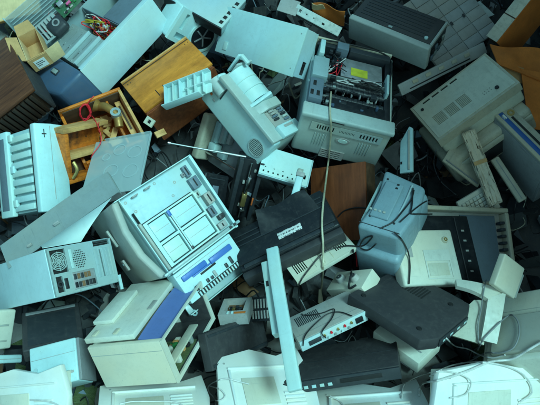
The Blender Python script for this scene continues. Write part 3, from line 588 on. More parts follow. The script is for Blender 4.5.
# -- closed tower computer seen from its back
t, W, D, H = thing('tower_computer', 'pc', 'pale tower computer lying down, its rear panel with fan and ports showing', 'computer')
bx('case_shell', 'casepaint', t, 0, W, 0, D, 0, H - .012, .004)
hol = [(.012 * W / .27, .1 * W / .27, .52 * D, .94 * D), (.015, .06, .08 * D, .42 * D), (.085, .18, .08 * D, .4 * D)]
hol = [(.010, .070, .46 * D, .94 * D), (.014, .040, .08 * D, .40 * D), (.080, .175, .07 * D, .42 * D)] + [(.19, W - .012, a * D, a * D + .007) for a in (.86, .9, .94)] + [(.21, .216, .2 * D, .78 * D)]
rp = MB().plate('z', .003, W - .003, .003, D - .003, H - .0115, H, hol).build('rear_panel', 'tealsteel', t)
bx('rear_backing', 'rubber', rp, .006, W - .006, .006, D - .006, H - .0119, H - .010, 0)
fg = MB()
c_ = (.040, .70 * D, H - .004)
for k in range(5): fg.ring(c_, (0, 0, 1), .006 + k * .0063, .009 + k * .0063, .003, 28)
for k in range(8):
    a = k * math.pi / 4; fg.obox(Vector(c_) + Vector((math.cos(a) * .018, math.sin(a) * .018, .0015)), (.018, .0012, .0014), Matrix.Rotation(a, 3, 'Z'))
fg.build('fan_grille', 'tealsteel', rp)
MB().ring((.027, .24 * D, H - .003), (0, 0, 1), .006, .012, .004).build('power_socket', 'dark', rp); bx('power_switch', 'black', rp, .045, .058, .12 * D, .34 * D, H - .002, H + .004, .001)
io = bx('port_plate', 'aluminium', rp, .081, .174, .072 * D, .418 * D, H - .008, H - .002, .0005)
for i in range(11):
    x, y = .085 + (i % 6) * .0145, (.10 if i < 6 else .27) * D
    bx('port', random.choice(['rubber', 'steel', 'dark', 'rust', 'grey', 'black']), io, x, x + .011, y, y + .02, H - .0018, H + .002, .0005)
vt = MB()
for i in range(8):
    for j in range(9):
        x, y = .098 + i * .0068, .5 * D + j * .0078
        if ((x - .122) / .026) ** 2 + ((y - .68 * D) / .036) ** 2 < 1: vt.cyl((x, y, H), (x, y, H + .0006), .0024, None, 6)
vt.build('vent_holes', 'rubber', rp)
bx('screw_tab', 'white2', rp, .082, .094, .5 * D, .9 * D, H + .0004, H + .004, .001)
for i in range(4): bx('slot_cover', 'tealsteel', rp, .185 + i * .02 * 0, .2 + i * .0, .2 * D, .8 * D, H + .0004, H + .002, .0005) if i == 0 else bx('slot_cover', 'tealsteel', rp, .221 + (i - 1) * .014, .231 + (i - 1) * .014, .2 * D, .8 * D, H + .0004, H + .002, .0005)
for x, y in ((.008, .97), (.075, .5), (W - .01, .97), (W - .01, .05), (.1, .03)): screw(rp, (x, D * y, H), (0, 0, 1), .003)
bx('hanging_bracket', 'white2', t, W - .004, W + .008, -.03, .028, H - .006, H + .002, .001)
pcw = Matrix.LocRotScale(Vector(POSES['pc']['o']), Quaternion(POSES['pc']['q']), None)
t, W, D, H = thing('bent_case_cover', 'pccover', 'long bent sheet metal cover sprung open above the tower rear panel', 'panel')
MB().sheet([(0, 0, 0), (W, 0, 0), (W, D, 0), (0, D, 0)], .0018, 20, 6, lambda a, c: .012 * math.sin(math.pi * a) * c - .004 * math.sin(5 * a)).build('sheet', 'steel', t)
bx('end_fold', 'steel', t, W + .0005, W + .003, 0, D, -.02, .004, .0005)
inv = Matrix.LocRotScale(Vector(POSES['pccover']['o']), Quaternion(POSES['pccover']['q']), None).inverted()
tip = inv @ (pcw @ Vector((.15, POSES['pc']['d'][1] + .004, POSES['pc']['d'][2] - .01)))
lft = inv @ (pcw @ Vector((.0, POSES['pc']['d'][1] + .006, POSES['pc']['d'][2] - .02)))
MB().sheet([tuple(lft), tuple(tip), (W * .93, -.001, 0), (W * .28, -.001, 0)], .0018, 10, 6, lambda a, c: .006 * math.sin(math.pi * c)).build('flange', 'casepaint', t)
bx('catch', 'grey', t, W * .45, W * .5, D * .3, D * .36, .006, .018, .001); bx('catch', 'grey', t, W * .2, W * .24, D * .2, D * .26, .004, .014, .001)
# ================================================================ CENTRE
# -- big tray unit
t, W, D, H = thing('copier_tray_unit', 'copier', 'large white copier base turned up, with framed trays and blue latches', 'copier')
Z = H - .03                                             # level of the sunken metal floor
bx('body', 'white2', t, 0, W, .02, D - .004, 0, Z - .006, .006)
MB().box(-.004, W * .96, -.012, .0195, 0, H - .006, .012, 3).warp(lambda x, y, z: (x, y - .028 * math.sin(math.pi * x / W) * (z / H), z - .012 * math.sin(math.pi * x / W)), 2).build('side_cover', 'stone', t)
bd = bx('badge', 'grey', t, W * .58, W * .72, -.046, -.036, H * .40, H * .50, .003); bx('badge_mark', 'white2', bd, W * .62, W * .64, -.0475, -.0462, H * .43, H * .47, .0005); bx('recess_panel', 'stone', t, W * .2, W * .42, -.038, -.028, H * .5, H * .56, .003)
fl = bx('metal_floor', 'paper_white', t, .0, W * .995, .02, D, Z - .0055, Z, .001)
bx('rim', 'white', t, -.004, .0, .0, D, Z - .02, H + .002, .001); bx('rim', 'white', t, .0005, W * 1.0, D - .012, D, Z + .0005, H + .004, .002); bx('rim', 'white', t, .0005, W * .97, .0198, .0235, Z + .0005, H - .004, .001)
for x, y in ((.06, .12), (.2, .16), (.05, .5), (.16, .7), (.28, .6)): MB().ring((W * x, D * y, Z), (0, 0, 1), .003, .006, .001).build('screw_boss', 'grey', fl)
for y in (.2, .36): MB().tube([(W * .05, D * y, Z), (W * .05, D * y, Z + .022), (W * .05, D * (y + .06), Z + .022), (W * .05, D * (y + .06), Z)], .003, 8, 3).build('wire_loop', 'grey', fl)
for x0, x1, y0, y1, h_, m_ in ((.06, .20, .84, .90, .02, 'slate'), (.12, .17, .80, .84, .012, 'midgrey'), (.22, .36, .82, .93, .024, 'slate'), (.38, .46, .80, .86, .016, 'tealsteel'), (.46, .6, .86, .95, .03, 'grey'), (.62, .74, .82, .9, .02, 'slate'), (.76, .82, .88, .95, .026, 'dark'), (.84, .92, .82, .93, .018, 'grey')):
    blk = bx('mechanism_block', m_, fl, W * x0, W * x1, D * y0, D * y1, Z + .0004, Z + h_, .002); bx('block_slot', 'rubber', blk, W * (x0 + .02), W * (x1 - .02), D * (y0 + y1) / 2 - .003, D * (y0 + y1) / 2 + .003, Z + h_ + .0003, Z + h_ + .0012, 0)
bx('gap_shadow', 'rubber', fl, W * .35, W * .94, .034, D * .79, Z + .0003, Z + .002, 0)  # dark sheet painting in the gap shadows below the tray frame
fr = MB().plate('z', W * .36, W * .92, .04, D * .78, Z + .003, H + .004, [(W * .38, W * .63, .056, D * .39), (W * .38, W * .63, D * .43, D * .76), (W * .66, W * .90, .056, D * .39), (W * .66, W * .90, D * .43, D * .76)]).build('tray_frame', 'white', t)
for (x0, x1) in ((.38, .63), (.66, .90)):
    for (y0, y1) in ((.056 / D, .39), (.43, .76)):
        tp = bx('tray_panel', 'white', fr, W * x0 + .004, W * x1 - .004, D * y0 + .004, D * y1 - .004, Z + .004, H - .004, .003)
        bx('panel_line', 'grey', tp, W * (x0 + x1) / 2, W * (x0 + x1) / 2 + .0015, D * y0 + .012, D * y1 - .012, H - .0037, H - .003, 0)
bx('rail_slot', 'rubber', fr, W * .42, W * .88, D * .405, D * .413, H + .0043, H + .0052, .0004); bx('blue_clip', 'blueclip', fr, W * .38, W * .45, D * .39, D * .425, H + .0045, H + .014, .003); bx('knob', 'dark', fr, W * .86, W * .90, D * .40, D * .43, H + .0045, H + .010, .002)
bx('guide_arm', 'stone', t, W * .33, W * .93, .024, .036, Z + .001, H + .012, .005, 3); bx('arm_slot', 'rubber', t, W * .2, W * .7, .0365, .0395, Z + .003, H - .002, .0005)
bx('crossbar', 'tealsteel', t, W * .935, W * .97, -.004, D * 1.04, H - .012, H + .012, .003); bx('crossbar_lip', 'white', t, W * .971, W * .99, .03, D * 1.0, H - .016, H + .004, .002)
for y in (.9, .96): cy('pivot', 'dark', t, (W * .952, D * y, H + .012), (W * .952, D * y, H + .02), .006)
fd = bx('feeder', 'white', t, W + .002, W + .135, .03, D * .88, H - .09, H - .014, .004)
bx('feeder_line', 'grey', fd, W + .016, W + .018, .034, D * .87, H - .0137, H - .0128, 0)
MB().box(W + .026, W + .048, .05, D * .46, H - .0138, H - .003, .003).warp(lambda x, y, z: (x + (y - .05) * .0, y, z)).build('blue_latch', 'blueclip', fd); bx('blue_latch', 'blueclip', fd, W + .034, W + .058, D * .5, D * .80, H - .0138, H - .001, .003)
bx('blue_slider', 'blueclip', fd, W + .049, W + .056, D * .25, D * .5, H - .0138, H - .008, .001); bx('latch_slot', 'rubber', fd, W + .060, W + .068, D * .34, D * .55, H - .0137, H - .012, .0005)
for y in (.2, .35, .41, .46, .62, .7): bx('clip', random.choice(['dark', 'grey', 'dark']), fd, W + random.uniform(.075, .1), W + .108, D * y, D * y + .012, H - .0137, H - .006, .002)
bx('dark_recess', 'rubber', fd, W + .112, W + .1345, D * .2, D * .84, H - .0137, H - .0125, 0)
for i in range(16): bx('tooth', 'white2', fd, W + .114, W + .133, D * .21 + i * D * .038, D * .21 + i * D * .038 + .007, H - .0122, H - .006, .001)
bx('lower_tray', 'tealsteel', t, W + .1355, W + .175, .02, D * .9, H - .095, H - .085, .002); bx('tray_edge', 'white2', t, W + .1755, W + .179, .02, D * .9, H - .1, H - .07, .001)

# -- white fax machine with speaker grille
t, W, D, H = thing('white_fax_machine', 'fax', 'white fax machine with round speaker grille, red lamp and ribbed paper tray', 'fax machine')
fb = MB().box(0, W, 0, D * .925, H - .05, H, .010, 4).build('front_face', 'white', t)
gr = MB(); gc = (W * .86, D * .42, H)
cy('speaker_recess', 'rubber', fb, (gc[0], gc[1], H - .004), (gc[0], gc[1], H + .0006), .042, None, 32)
for i in range(-5, 6):
    y = i * .0073; hx = math.sqrt(max(0, .039 ** 2 - y * y)); gr.box(gc[0] - hx, gc[0] + hx, gc[1] + y - .0011, gc[1] + y + .0011, H + .0008, H + .0026)
gr.ring((gc[0], gc[1], H + .0007), (0, 0, 1), .039, .043, .0025, 36); gr.obox(Vector((gc[0], gc[1], H + .0018)), (.04, .0012, .001), Matrix.Rotation(R(90), 3, 'Z')); gr.build('speaker_grille', 'palegrey', fb)
bx('lamp', 'orange_led', fb, .025, .037, D * .36, D * .42, H - .001, H + .004, .002); bx('button', 'grey', fb, .05, .066, D * .30, D * .35, H - .001, H + .003, .002)
bx('body', 'palegrey', t, .012, W - .004, .01, D - .002, 0, H - .0505, .012, 3)
bx('top_lip', 'palegrey', t, W * .06, W * .985, D * .93, D + .006, H - .06, H + .018, .004, 3)
c_ = MB().cyl((W * .08, D - .02, H * .52), (W * .48, D - .02, H * .52), .07, .066, 40).build('paper_chute', 'white', t)
bx('chute_end', 'palegrey', c_, W * .05, W * .079, D - .07, D + .058, H * .2, H * .72, .006, 3)
for x in (.22, .34): MB().ring((W * x, D - .02, H * .52), (1, 0, 0), .066, .0725, .004, 40).build('chute_rib', 'white', c_)
MB().prism([(D + .004, H * .95), (D + .06, H * .55), (D + .07, H * .48), (D + .004, H * .12)], 'x', W * .49, W * .53, .003).build('cover_wedge', 'white', t)
MB().prism([(D + .002, H * .9), (D + .034, H * .66), (D + .034, H * .2), (D + .002, H * .1)], 'x', W * .531, W * .64, .004).build('cover_wedge', 'palegrey', t)
bx('inner_panel', 'grey', t, W * .645, W * .84, D + .0005, D + .010, H * .12, H * .74, .003)
for i in range(9): x_ = W * .65 + (i % 5) * .014; z_ = H * (.2 + .3 * (i // 5)); bx('inner_clip', random.choice(['white', 'palegrey', 'grey', 'dark', 'slate']), t, x_, x_ + .010, D + .0105, D + random.uniform(.016, .026), z_, z_ + H * .16, .002)
bx('end_block', 'white', t, W * .845, W * .995, D + .0005, D + .026, H * .10, H * .78, .005); bx('end_notch', 'grey', t, W * .87, W * .9, D + .0262, D + .028, H * .3, H * .6, .0005)
bx('hinge_fin', 'white', t, -.004, .006, D * .9, D + .085, H * .55, H * .66, .003); bx('hinge_fin', 'white', t, .0, .05, D + .075, D + .087, H * .5, H * .6, .003)
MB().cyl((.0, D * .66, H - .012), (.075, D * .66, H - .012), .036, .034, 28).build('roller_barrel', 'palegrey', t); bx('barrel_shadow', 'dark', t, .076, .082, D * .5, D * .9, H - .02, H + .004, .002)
# tray of ribs sticking out to the left
ML = local('faxtray', 'fax'); w_, d_, h_ = POSES['faxtray']['d']
tr = MB().box(0, w_, 0, d_, 0, .005, .002).xform(ML).build('paper_tray', 'white', t)
MB().box(-.006, w_ * .8, -.005, .0, -.002, h_ + .012, .002).xform(ML).build('tray_wall', 'white', tr); MB().box(0, w_, d_, d_ + .004, 0, h_, .002).xform(ML).build('tray_wall', 'white', tr)
for i in range(6): MB().box(.004 + i * w_ / 6, .009 + i * w_ / 6, .0005, d_ - .0005, .0052, h_ * (1 - .2 * (i % 2)), .001).xform(ML).build('tray_rib', 'white', tr)
MB().box(w_ * .45, w_, d_ * .45, d_ * .5, .0052, h_ * .8, .001).xform(ML).build('tray_rib', 'white', tr)

# -- laser printer with its lid off
t, W, D, H = thing('opened_laser_printer', 'laser', 'laser printer with lid off showing black rollers and a yellow sticker inside', 'printer')
w = .012
bx('side_wall', 'tealsteel', t, 0, w, 0, D, 0, H * .84, .003, 2); bx('side_wall', 'palegrey', t, W - w, W, 0, D, 0, H * .80, .004, 3); bx('rear_wall', 'beige', t, w + .0005, W - w - .0005, D - w, D, 0, H * .92, .004, 3)
bx('side_frame', 'black', t, W - w - .03, W - w - .0005, .04, D - w - .001, .03, H * .86, .003); bx('rear_frame', 'dark', t, w + .007, W - w - .031, D - w - .03, D - w - .0005, .03, H * .86, .003)
MB().tube([(w + .01, D - .02, H * .9), (W * .4, D - .018, H * .95), (W - .03, D - .02, H * .9), (W - .02, D * .6, H * .88)], .004, 8).build('cable_run', 'rubber', t)
bx('floor_pan', 'black', t, w, W - w, .04, D - w, .0, .03, .002)
ff = bx('front_cover', 'palegrey', t, -.004, W + .004, -.012, .03, -.02, H * .80, .014, 3)
lip = bx('front_ledge', 'palegrey', t, -.008, W + .008, -.024, .05, H * .805, H * .90, .008, 3)
z0 = H * .58
vh = slots('y', .07, .15, z0, z0 + .028, 7, .5) + slots('y', W - .13, W - .045, z0, z0 + .028, 6, .5) + slots('y', .17, W - .15, z0 + .006, z0 + .022, 11, .35)
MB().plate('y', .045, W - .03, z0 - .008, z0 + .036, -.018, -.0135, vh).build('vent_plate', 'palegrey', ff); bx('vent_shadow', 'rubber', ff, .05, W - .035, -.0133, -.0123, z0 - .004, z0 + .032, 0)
em = MB().cyl((0, -.013, 0), (0, -.016, 0), .034, .031, 32).warp(lambda x, y, z: (W * .52 + x, y, H * .42 + z * .55)).build('oval_emblem', 'grey', ff); MB().cyl((0, -.0162, 0), (0, -.0185, 0), .022, .02, 28).warp(lambda x, y, z: (W * .52 + x, y, H * .42 + z * .5)).build('emblem_face', 'white', em)
for i in range(5):
    for a in (.075, W - .115): bx('rib', 'palegrey', ff, a + i * .012, a + i * .012 + .004, -.0165, -.0125, H * .20, H * .48, .001)
vh = [(W * .34 + i * .030, W * .34 + i * .030 + .024, -.014 + j * .012, -.014 + j * .012 + .007) for i in range(3) for j in range(4)]
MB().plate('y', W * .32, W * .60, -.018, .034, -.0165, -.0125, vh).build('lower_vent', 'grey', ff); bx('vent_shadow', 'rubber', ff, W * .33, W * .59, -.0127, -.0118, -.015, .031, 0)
bx('notch', 'rubber', lip, W * .32, W * .46, -.026, -.022, H * .83, H * .85, .001)
# interior
mp_ = MB().box(W * .36, W * .86, D * .54, D * .83, H * .80, H * .83, .002).warp(lambda x, y, z: (x, y, z + (D * .83 - y) * .10)).build('metal_plate', 'aluminium', t)
MB().box(W * .48, W * .68, D * .58, D * .70, 0, .0006).warp(lambda x, y, z: (x, y, H * .83 + .0012 + z + (D * .83 - y) * .10)).build('yellow_sticker', 'sticker', mp_)
for x, y in ((.38, .81), (.84, .81), (.84, .57)): screw(mp_, (W * x, D * y, H * .832 + (.83 - y) * D * .10), (0, 0, 1), .004)
MB().box(W * .34, W * .88, D * .52, D * .85, H * .3, H * .79, .004).build('motor_block', 'black', t)
for k, (y, z, r_) in enumerate(((.47, .78, .014), (.39, .82, .012), (.28, .76, .02))):
    ro = cy('roller', 'dark', t, (W * .16, D * y, H * z), (W * .93, D * y, H * z), r_, None, 18)
    for i in range(11): x = W * .2 + i * W * .064; cy('roller_ring', ('dark', 'dark', 'black')[k], ro, (x, D * y, H * z), (x + .008, D * y, H * z), r_ + .0035, None, 16)
bx('blue_steel_box', 'tealsteel', t, .008, W * .2, D * .40, D * .66, H * .5, H * 1.0, .003); bx('blue_steel_box', 'slate', t, .006, W * .17, D * .12, D * .38, H * .45, H * .97, .003)
for x, y in ((.03, .16), (.10, .16), (.05, .28)): bx('port', 'rubber', t, W * x, W * x + .014, D * y, D * y + .03, H * .9703, H * .975, .001)
bx('cartridge_block', 'black', t, W * .22, W * .92, D * .11, D * .25, H * .3, H * .86, .006); bx('rear_block', 'slate', t, W * .28, W * .42, D * .85, D * .95, H * .4, H * .98, .003)
bx('rear_rail', 'dark', t, W * .44, W * .94, D * .87, D * .94, H * .4, H * .94, .003); bx('white_arm', 'white', t, W * .07, W * .13, D * .70, D * .90, H * .6, H * 1.02, .004)
bx('white_arm', 'white2', t, W * .89, W * .92, D * .38, D * .64, H * .55, H * 1.0, .003); bx('rail', 'steel', t, W * .2, W * .92, D * .505, D * .515, H * .78, H * .90, .001)
for i in range(110):
    x, y = random.uniform(W * .08, W * .93), random.uniform(D * .08, D * .94); s_ = random.uniform(.005, .017); z = H * random.uniform(.72, .9)
    if W * .33 < x < W * .88 and D * .52 < y < D * .85: continue
    bx('small_part', random.choice(['black', 'black', 'dark', 'dark', 'dark', 'slate', 'steel', 'white2', 'navy']), t, x, x + s_ * random.uniform(.6, 2), y, y + s_, z, z + s_ * 1.2, .001)
for i in range(7): x = W * .22 + i * W * .095; cy('gear', random.choice(['grey', 'dark', 'dark', 'midgrey']), t, (x, D * .335, H * .84), (x + .006, D * .335, H * .84), .013, None, 14)
wires(t, ((W * .2, W * .42), (D * .5, D * .82), (H * .84, H * .98)), 5, ['rubber', 'red', 'cable_white', 'rubber'], .002)
wires(t, ((W * .3, W * .9), (D * .44, D * .56), (H * .86, H * .95)), 4, ['rubber', 'rubber', 'cable_white'], .0022)

# -- fanned bits to the left of the laser printer: perforated panel, rod, blue plate
t, W, D, H = thing('perforated_panel', 'perf', 'white panel with a line of small holes under the fax machine', 'panel')
MB().plate('z', 0, W, 0, D, 0, H, [(.015 + i * .022, .022 + i * .022, .012, .02) for i in range(8)] + [(.02 + i * .04, .026 + i * .04, .034, .038) for i in range(4)] + [(W - .03, W - .012, .03, .05)]).build('sheet', 'white', t)
bx('lip', 'white2', t, 0, W, -.006, -.0005, -.02, H, .001); bx('clip', 'steel', t, W * .75, W * .86, .04, .07, H + .0004, H + .012, .002); bx('side_lip', 'white2', t, W + .0005, W + .006, 0, D, -.02, H, .001)
t, W, D, H = thing('white_lever', 'whiterod', 'short white plastic lever hanging off the perforated panel', 'lever')
bx('arm', 'white', t, 0, W, 0, D, 0, H, .006, 3); bx('cap', 'grey', t, -.003, W + .003, D + .0003, D + .02, -.002, H + .002, .004)

# -- grey printer and black chassis in the gap
t, W, D, H = thing('grey_feeder_unit', 'graypr', 'grey paper feeder unit with pale teal clips in the dark central gap', 'printer')
bx('housing', 'oldbeige', t, 0, .05, 0, D, 0, H, .012, 3); bx('floor', 'midgrey', t, .051, W, 0, D, 0, H * .4, .004)
for i in range(5): bx('guide', random.choice(['white2', 'grey', 'tealsteel']), t, .06 + i * .028, .082 + i * .028, D * .45 + i * .008, D * .92, H * .41, H * (.62 + .06 * (i % 2)), .004)
bx('clip', 'white', t, .08, .13, D * .3, D * .48, H * .41, H * .8, .006); bx('clip', 'tealsteel', t, .14, .19, D * .25, D * .4, H * .41, H * .66, .004)
cy('shaft', 'chrome', t, (.052, D * .2, H * .6), (W, D * .24, H * .6), .005)
t, W, D, H = thing('carriage_chassis', 'chassis', 'black printer carriage chassis with bright contacts in the dark central gap', 'chassis')
bx('chassis', 'black', t, 0, W, 0, D, 0, H * .7, .005); bx('rail', 'dark', t, 0, .02, 0, D, H * .701, H, .003); bx('rail', 'dark', t, W - .018, W, 0, D, H * .701, H * .95, .003)
cy('guide_rod', 'chrome', t, (W * .5, .01, H * .9), (W * .5, D - .01, H * .9), .005)
bx('contact_block', 'brass', t, W * .42, W * .62, D * .24, D * .45, H * .701, H * 1.0, .003); bx('contact', 'chrome', t, W * .46, W * .66, D * .14, D * .2, H * .701, H * 1.02, .002)
bx('contact', 'chrome', t, W * .5, W * .64, D * .55, D * .74, H * .701, H * .99, .003); bx('ribbon_end', 'orange_led', t, W * .84, W * .9, D * .3, D * .42, H * .951, H * 1.04, .001)
for i in range(8): x, y = random.uniform(.02, W - .03), random.uniform(.02, D - .03); bx('small_part', random.choice(['dark', 'grey', 'slate']), t, x, x + .01, y, y + .014, H * .701, H * random.uniform(.75, .9), .001)
t, W, D, H = thing('black_adapter', 'darkslab', 'flat black power adapter beside the tray unit corner', 'adapter')
bx('body', 'black', t, 0, W, 0, D, 0, H, .008, 3); bx('rating_plate', 'slate', t, W * .35, W * .6, D * .35, D * .62, H + .0003, H + .0012, .0004); bx('seam', 'dark', t, W * .2, W * .8, D * .82, D * .86, H + .0003, H + .002, .0005)
rod0, rod1 = at(169, 143, -.10), at(246, 157, -.02)
e = bpy.data.objects.new('telescopic_antenna', None); C.objects.link(e); e.location = rod0; tag(e, 'thin chrome telescopic aerial poking out left of the fax machine', 'antenna')
dv = rod1 - rod0
for i, (a, b2, r_) in enumerate(((0, .35, .0032), (.34, .7, .0042), (.69, 1.0, .0052))): MB().cyl(dv * a, dv * b2, r_).build('section', 'aluminium', e)
MB().cyl(dv * -.015, dv * .02, .0075, .006).build('tip', 'chrome', e)
# small junk between amber cabinet and tray unit
e = bpy.data.objects.new('wall_socket', None); C.objects.link(e); e.location = at(150, 122, -.03); e.rotation_euler = (R(35), R(5), R(-38)); tag(e, 'small pale socket plate beside the amber cabinet', 'socket')
MB().plate('z', -.024, .024, -.018, .018, 0, .008, [(-.009, .009, -.008, .008)]).build('plate', 'beige', e); bx('insert', 'black', e, -.0085, .0085, -.0075, .0075, -.004, .003, .001); 
e = bpy.data.objects.new('wood_offcut', None); C.objects.link(e); e.location = at(160, 134, -.02); e.rotation_euler = (R(30), R(5), R(40)); tag(e, 'small pale wood offcut next to the pale socket plate', 'offcut')
bx('block', 'pale_wood', e, -.025, .025, -.015, .015, 0, .012, .002); screw(e, (.01, 0, .012), (0, 0, 1), .003, 'brass')

# -- black machine and its vent strip, brown board
t, W, D, H = thing('black_printer', 'black', 'long black printer lying across the middle with a white label', 'printer')
bx('body', 'black', t, 0, W, .03, D, 0, H - .012, .010, 3); tp = bx('top_cover', 'black', t, .006, W - .006, .05, D - .004, H - .0115, H, .005)
bx('front_lip', 'softblack', t, .0, W, -.004, .0295, 0, H - .025, .006); bx('ledge', 'dark', t, .02, W - .02, .031, .0495, H - .0115, H - .004, .002)
bx('paper_label', 'label', tp, W * .44, W * .68, D * .36, D * .50, H + .0003, H + .0012, .0003)
for i in range(3): bx('ridge', 'dark', tp, .02, W - .02, D * .6 + i * .024, D * .6 + i * .024 + .005, H + .0003, H + .003, .001)
MB().sheet([(W * .3, D * .62, H + .002), (W * .9, D * .62, H + .002), (W * .85, D * 1.02, H + .03), (W * .35, D * 1.05, H + .035)], .004, 12, 8, lambda a, c: .02 * math.sin(7 * a + 2 * c) * c).build('torn_cover', 'black', tp)
bx('grip', 'dark', t, W * .8, W * .92, -.006, -.0042, H * .2, H * .5, .001)
t, W, D, H = thing('vent_cover', 'ventstrip', 'pale vented plastic cover below the black printer', 'cover')
vh = [(a + i * .009, a + i * .009 + .0045, .03, D - .02) for a in (.02, W - .075) for i in range(6)]
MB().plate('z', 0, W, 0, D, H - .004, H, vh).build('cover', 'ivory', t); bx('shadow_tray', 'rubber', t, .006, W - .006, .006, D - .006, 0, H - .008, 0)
for a, b2 in ((0, .004), (D - .004, D)): bx('rim', 'ivory', t, 0, W, a, b2, 0, H - .0043, .001)
for x in (.36, .5, .64): bx('moulded_line', 'beige', t, W * x, W * x + .003, .01, D - .01, H + .0003, H + .0015, .0004)
t, W, D, H = thing('brown_board_box', 'brown', 'reddish brown wooden box standing below the opened laser printer', 'box')
bx('front_board', 'redbrown', t, 0, W, 0, D, H - .012, H, .002); bx('side_board', 'ply_dark', t, W - .0115, W, .001, D - .001, 0, H - .0125, .002); bx('carcass', 'ply_dark', t, .003, W - .012, .003, D - .003, 0, H - .0125, .001)

# ================================================================ TOP RIGHT
t, W, D, H = thing('desktop_computer', 'desktop', 'charcoal topped desktop computer with pale grey front at the top', 'computer')
bx('front_bezel', 'stone', t, -.004, W + .004, -.01, .024, 0, H + .002, .007, 3); bx('chassis', 'dark', t, 0, W, .0245, D, 0, H - .012, .003)
tp = bx('top_cover', 'softblack', t, .002, W - .01, .0245, D, H - .0115, H, .004); bx('edge_rail', 'stone', t, W - .0095, W + .003, .0245, D, H - .02, H + .001, .003)
for i in range(7): bx('ridge', 'dark', tp, .03, W - .05, .05 + i * .02, .054 + i * .02, H + .0003, H + .0025, .0008)
bx('emblem', 'steel', tp, W * .45, W * .5, .03, .042, H + .0003, H + .002, .001); cy('round_button', 'white', tp, (W - .04, .05, H - .001), (W - .04, .05, H + .006), .009)
for i in range(8): bx('port', random.choice(['rubber', 'steel', 'slate', 'grey']), t, W + .0005, W + .008, .04 + (i % 4) * .035, .062 + (i % 4) * .035, .02 + (i // 4) * .04, .045 + (i // 4) * .04, .001)
t, W, D, H = thing('grid_panel', 'tile', 'large grey grid patterned panel leaning behind at the top right', 'panel')
bx('backing', 'grey', t, 0, W, 0, D, 0, H * .5, .002)
for i in range(4):
    for j in range(7): bx('tile', 'grey', t, .003 + i * (W - .003) / 4, (i + 1) * (W - .003) / 4, .003 + j * (D - .003) / 7, (j + 1) * (D - .003) / 7, H * .5 + .0003, H * random.uniform(.7, .78), .0015)
for i in range(3): bx('stain_clip', 'dark', t, W * (.3 + .2 * i), W * (.3 + .2 * i) + .01, D * .4, D * .4 + .02, H + .0005, H + .006, .001)
t, W, D, H = thing('grey_tray', 'trayback', 'long grey tray edge standing behind the beige vented printer', 'tray')
bx('edge', 'grey', t, 0, W, 0, D, H - .015, H, .004); bx('wall', 'midgrey', t, 0, W, 0, .006, 0, H - .0155, .001); bx('slot', 'rubber', t, W * .1, W * .8, .012, .018, H + .0003, H + .0012, .0004)
for i in range(5): bx('rib', 'oldbeige', t, W * .15 + i * W * .15, W * .15 + i * W * .15 + .03, D * .5, D * .8, H + .0003, H + .004, .001)
t, W, D, H = thing('beige_vented_printer', 'beige', 'beige printer upside down with square vent grids on its base', 'printer')
g = []
for k in range(3): x0 = .05 + k * .062; g += [(x0, x0 + .052, .075 + j * .0085, .075 + j * .0085 + .0058) for j in range(8)]
g += [(.06 + i * .05, .06 + i * .05 + .038, D - .032, D - .018) for i in range(4)]
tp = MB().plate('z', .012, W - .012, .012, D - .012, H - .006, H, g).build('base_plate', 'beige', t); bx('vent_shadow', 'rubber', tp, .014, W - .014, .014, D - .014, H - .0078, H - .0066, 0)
MB().plate('z', 0, W, 0, D, H - .05, H - .0025, [(.0115, W - .0115, .0115, D - .0115)]).build('rim', 'oldbeige', t)
bx('shell', 'beige', t, .004, W - .004, .004, D - .004, .0, H - .0505, .012, 3)
cy('foot', 'rubber', tp, (W - .08, .05, H), (W - .08, .05, H + .006), .009); cy('foot', 'rubber', tp, (.04, D - .06, H), (.04, D - .06, H + .006), .007)
for i in range(8): bx('moulded_dot', 'dark', tp, W - .14 + (i % 4) * .012, W - .137 + (i % 4) * .012, .06 + (i // 4) * .014, .063 + (i // 4) * .014, H + .0003, H + .001, 0)
lb = bx('lower_body', 'oldbeige', t, -.03, W * .96, -.05, D * .95, -.16, -.001, .02, 3)
bx('ledge', 'oldbeige', t, -.02, W * .94, -.062, -.0505, -.06, -.03, .004); bx('dark_opening', 'rubber', lb, W * .2, W * .8, -.0525, -.0502, -.14, -.07, .001)
t, W, D, H = thing('cream_carton', 'creambox', 'cream topped carton with brown sides in the top right corner', 'box')
bx('side_wall', 'card_orange', t, 0, W, 0, .006, 0, H - .006, .001); bx('body', 'ply_dark', t, .001, W - .001, .0062, D, 0, H - .006, .002)
bx('lid', 'foam', t, 0, W * .46, .002, D, H - .0055, H, .004); bx('lid', 'foam', t, W * .48, W, .002, D, H - .0055, H - .001, .004)
t, W, D, H = thing('blue_stripe_box', 'stripe', 'grey box with a dark blue stripe and round dial at the right edge', 'box')
bx('body', 'midgrey', t, 0, W, 0, D, 0, H - .012, .006); tp = bx('top_face', 'oldbeige', t, 0, W, 0, D, H - .0115, H, .004)
bx('stripe', 'bluestripe', tp, .006, W - .004, D * .18, D * .42, H + .0003, H + .0015, .0004); bx('slot', 'rubber', tp, .05, W - .03, D * .55, D * .68, H + .0003, H + .0015, .0004)
MB().ring((.03, D * .72, H + .0003), (0, 0, 1), .008, .016, .004).build('dial', 'brass', tp); bx('stripe_text', 'label', tp, .02, .045, D * .22, D * .38, H + .0016, H + .0019, 0)
bx('side_panel', 'midgrey', t, .012, W - .012, -.004, -.0005, .015, H - .02, .002)
t, W, D, H = thing('foam_strip', 'foam', 'dirty torn foam packing strip between the vented printer and striped box', 'packing foam')
rr = random.Random(4)
MB().box(0, W, 0, D, 0, H, .004).warp(lambda x, y, z: (x + rr.uniform(-.006, .006), y + rr.uniform(-.004, .004), z + rr.uniform(-.004, .004)), 7).build('slab', 'foam', t)
bx('tape', 'card', t, -.004, W + .004, D * .55, D * .6, H + .001, H + .005, .001)
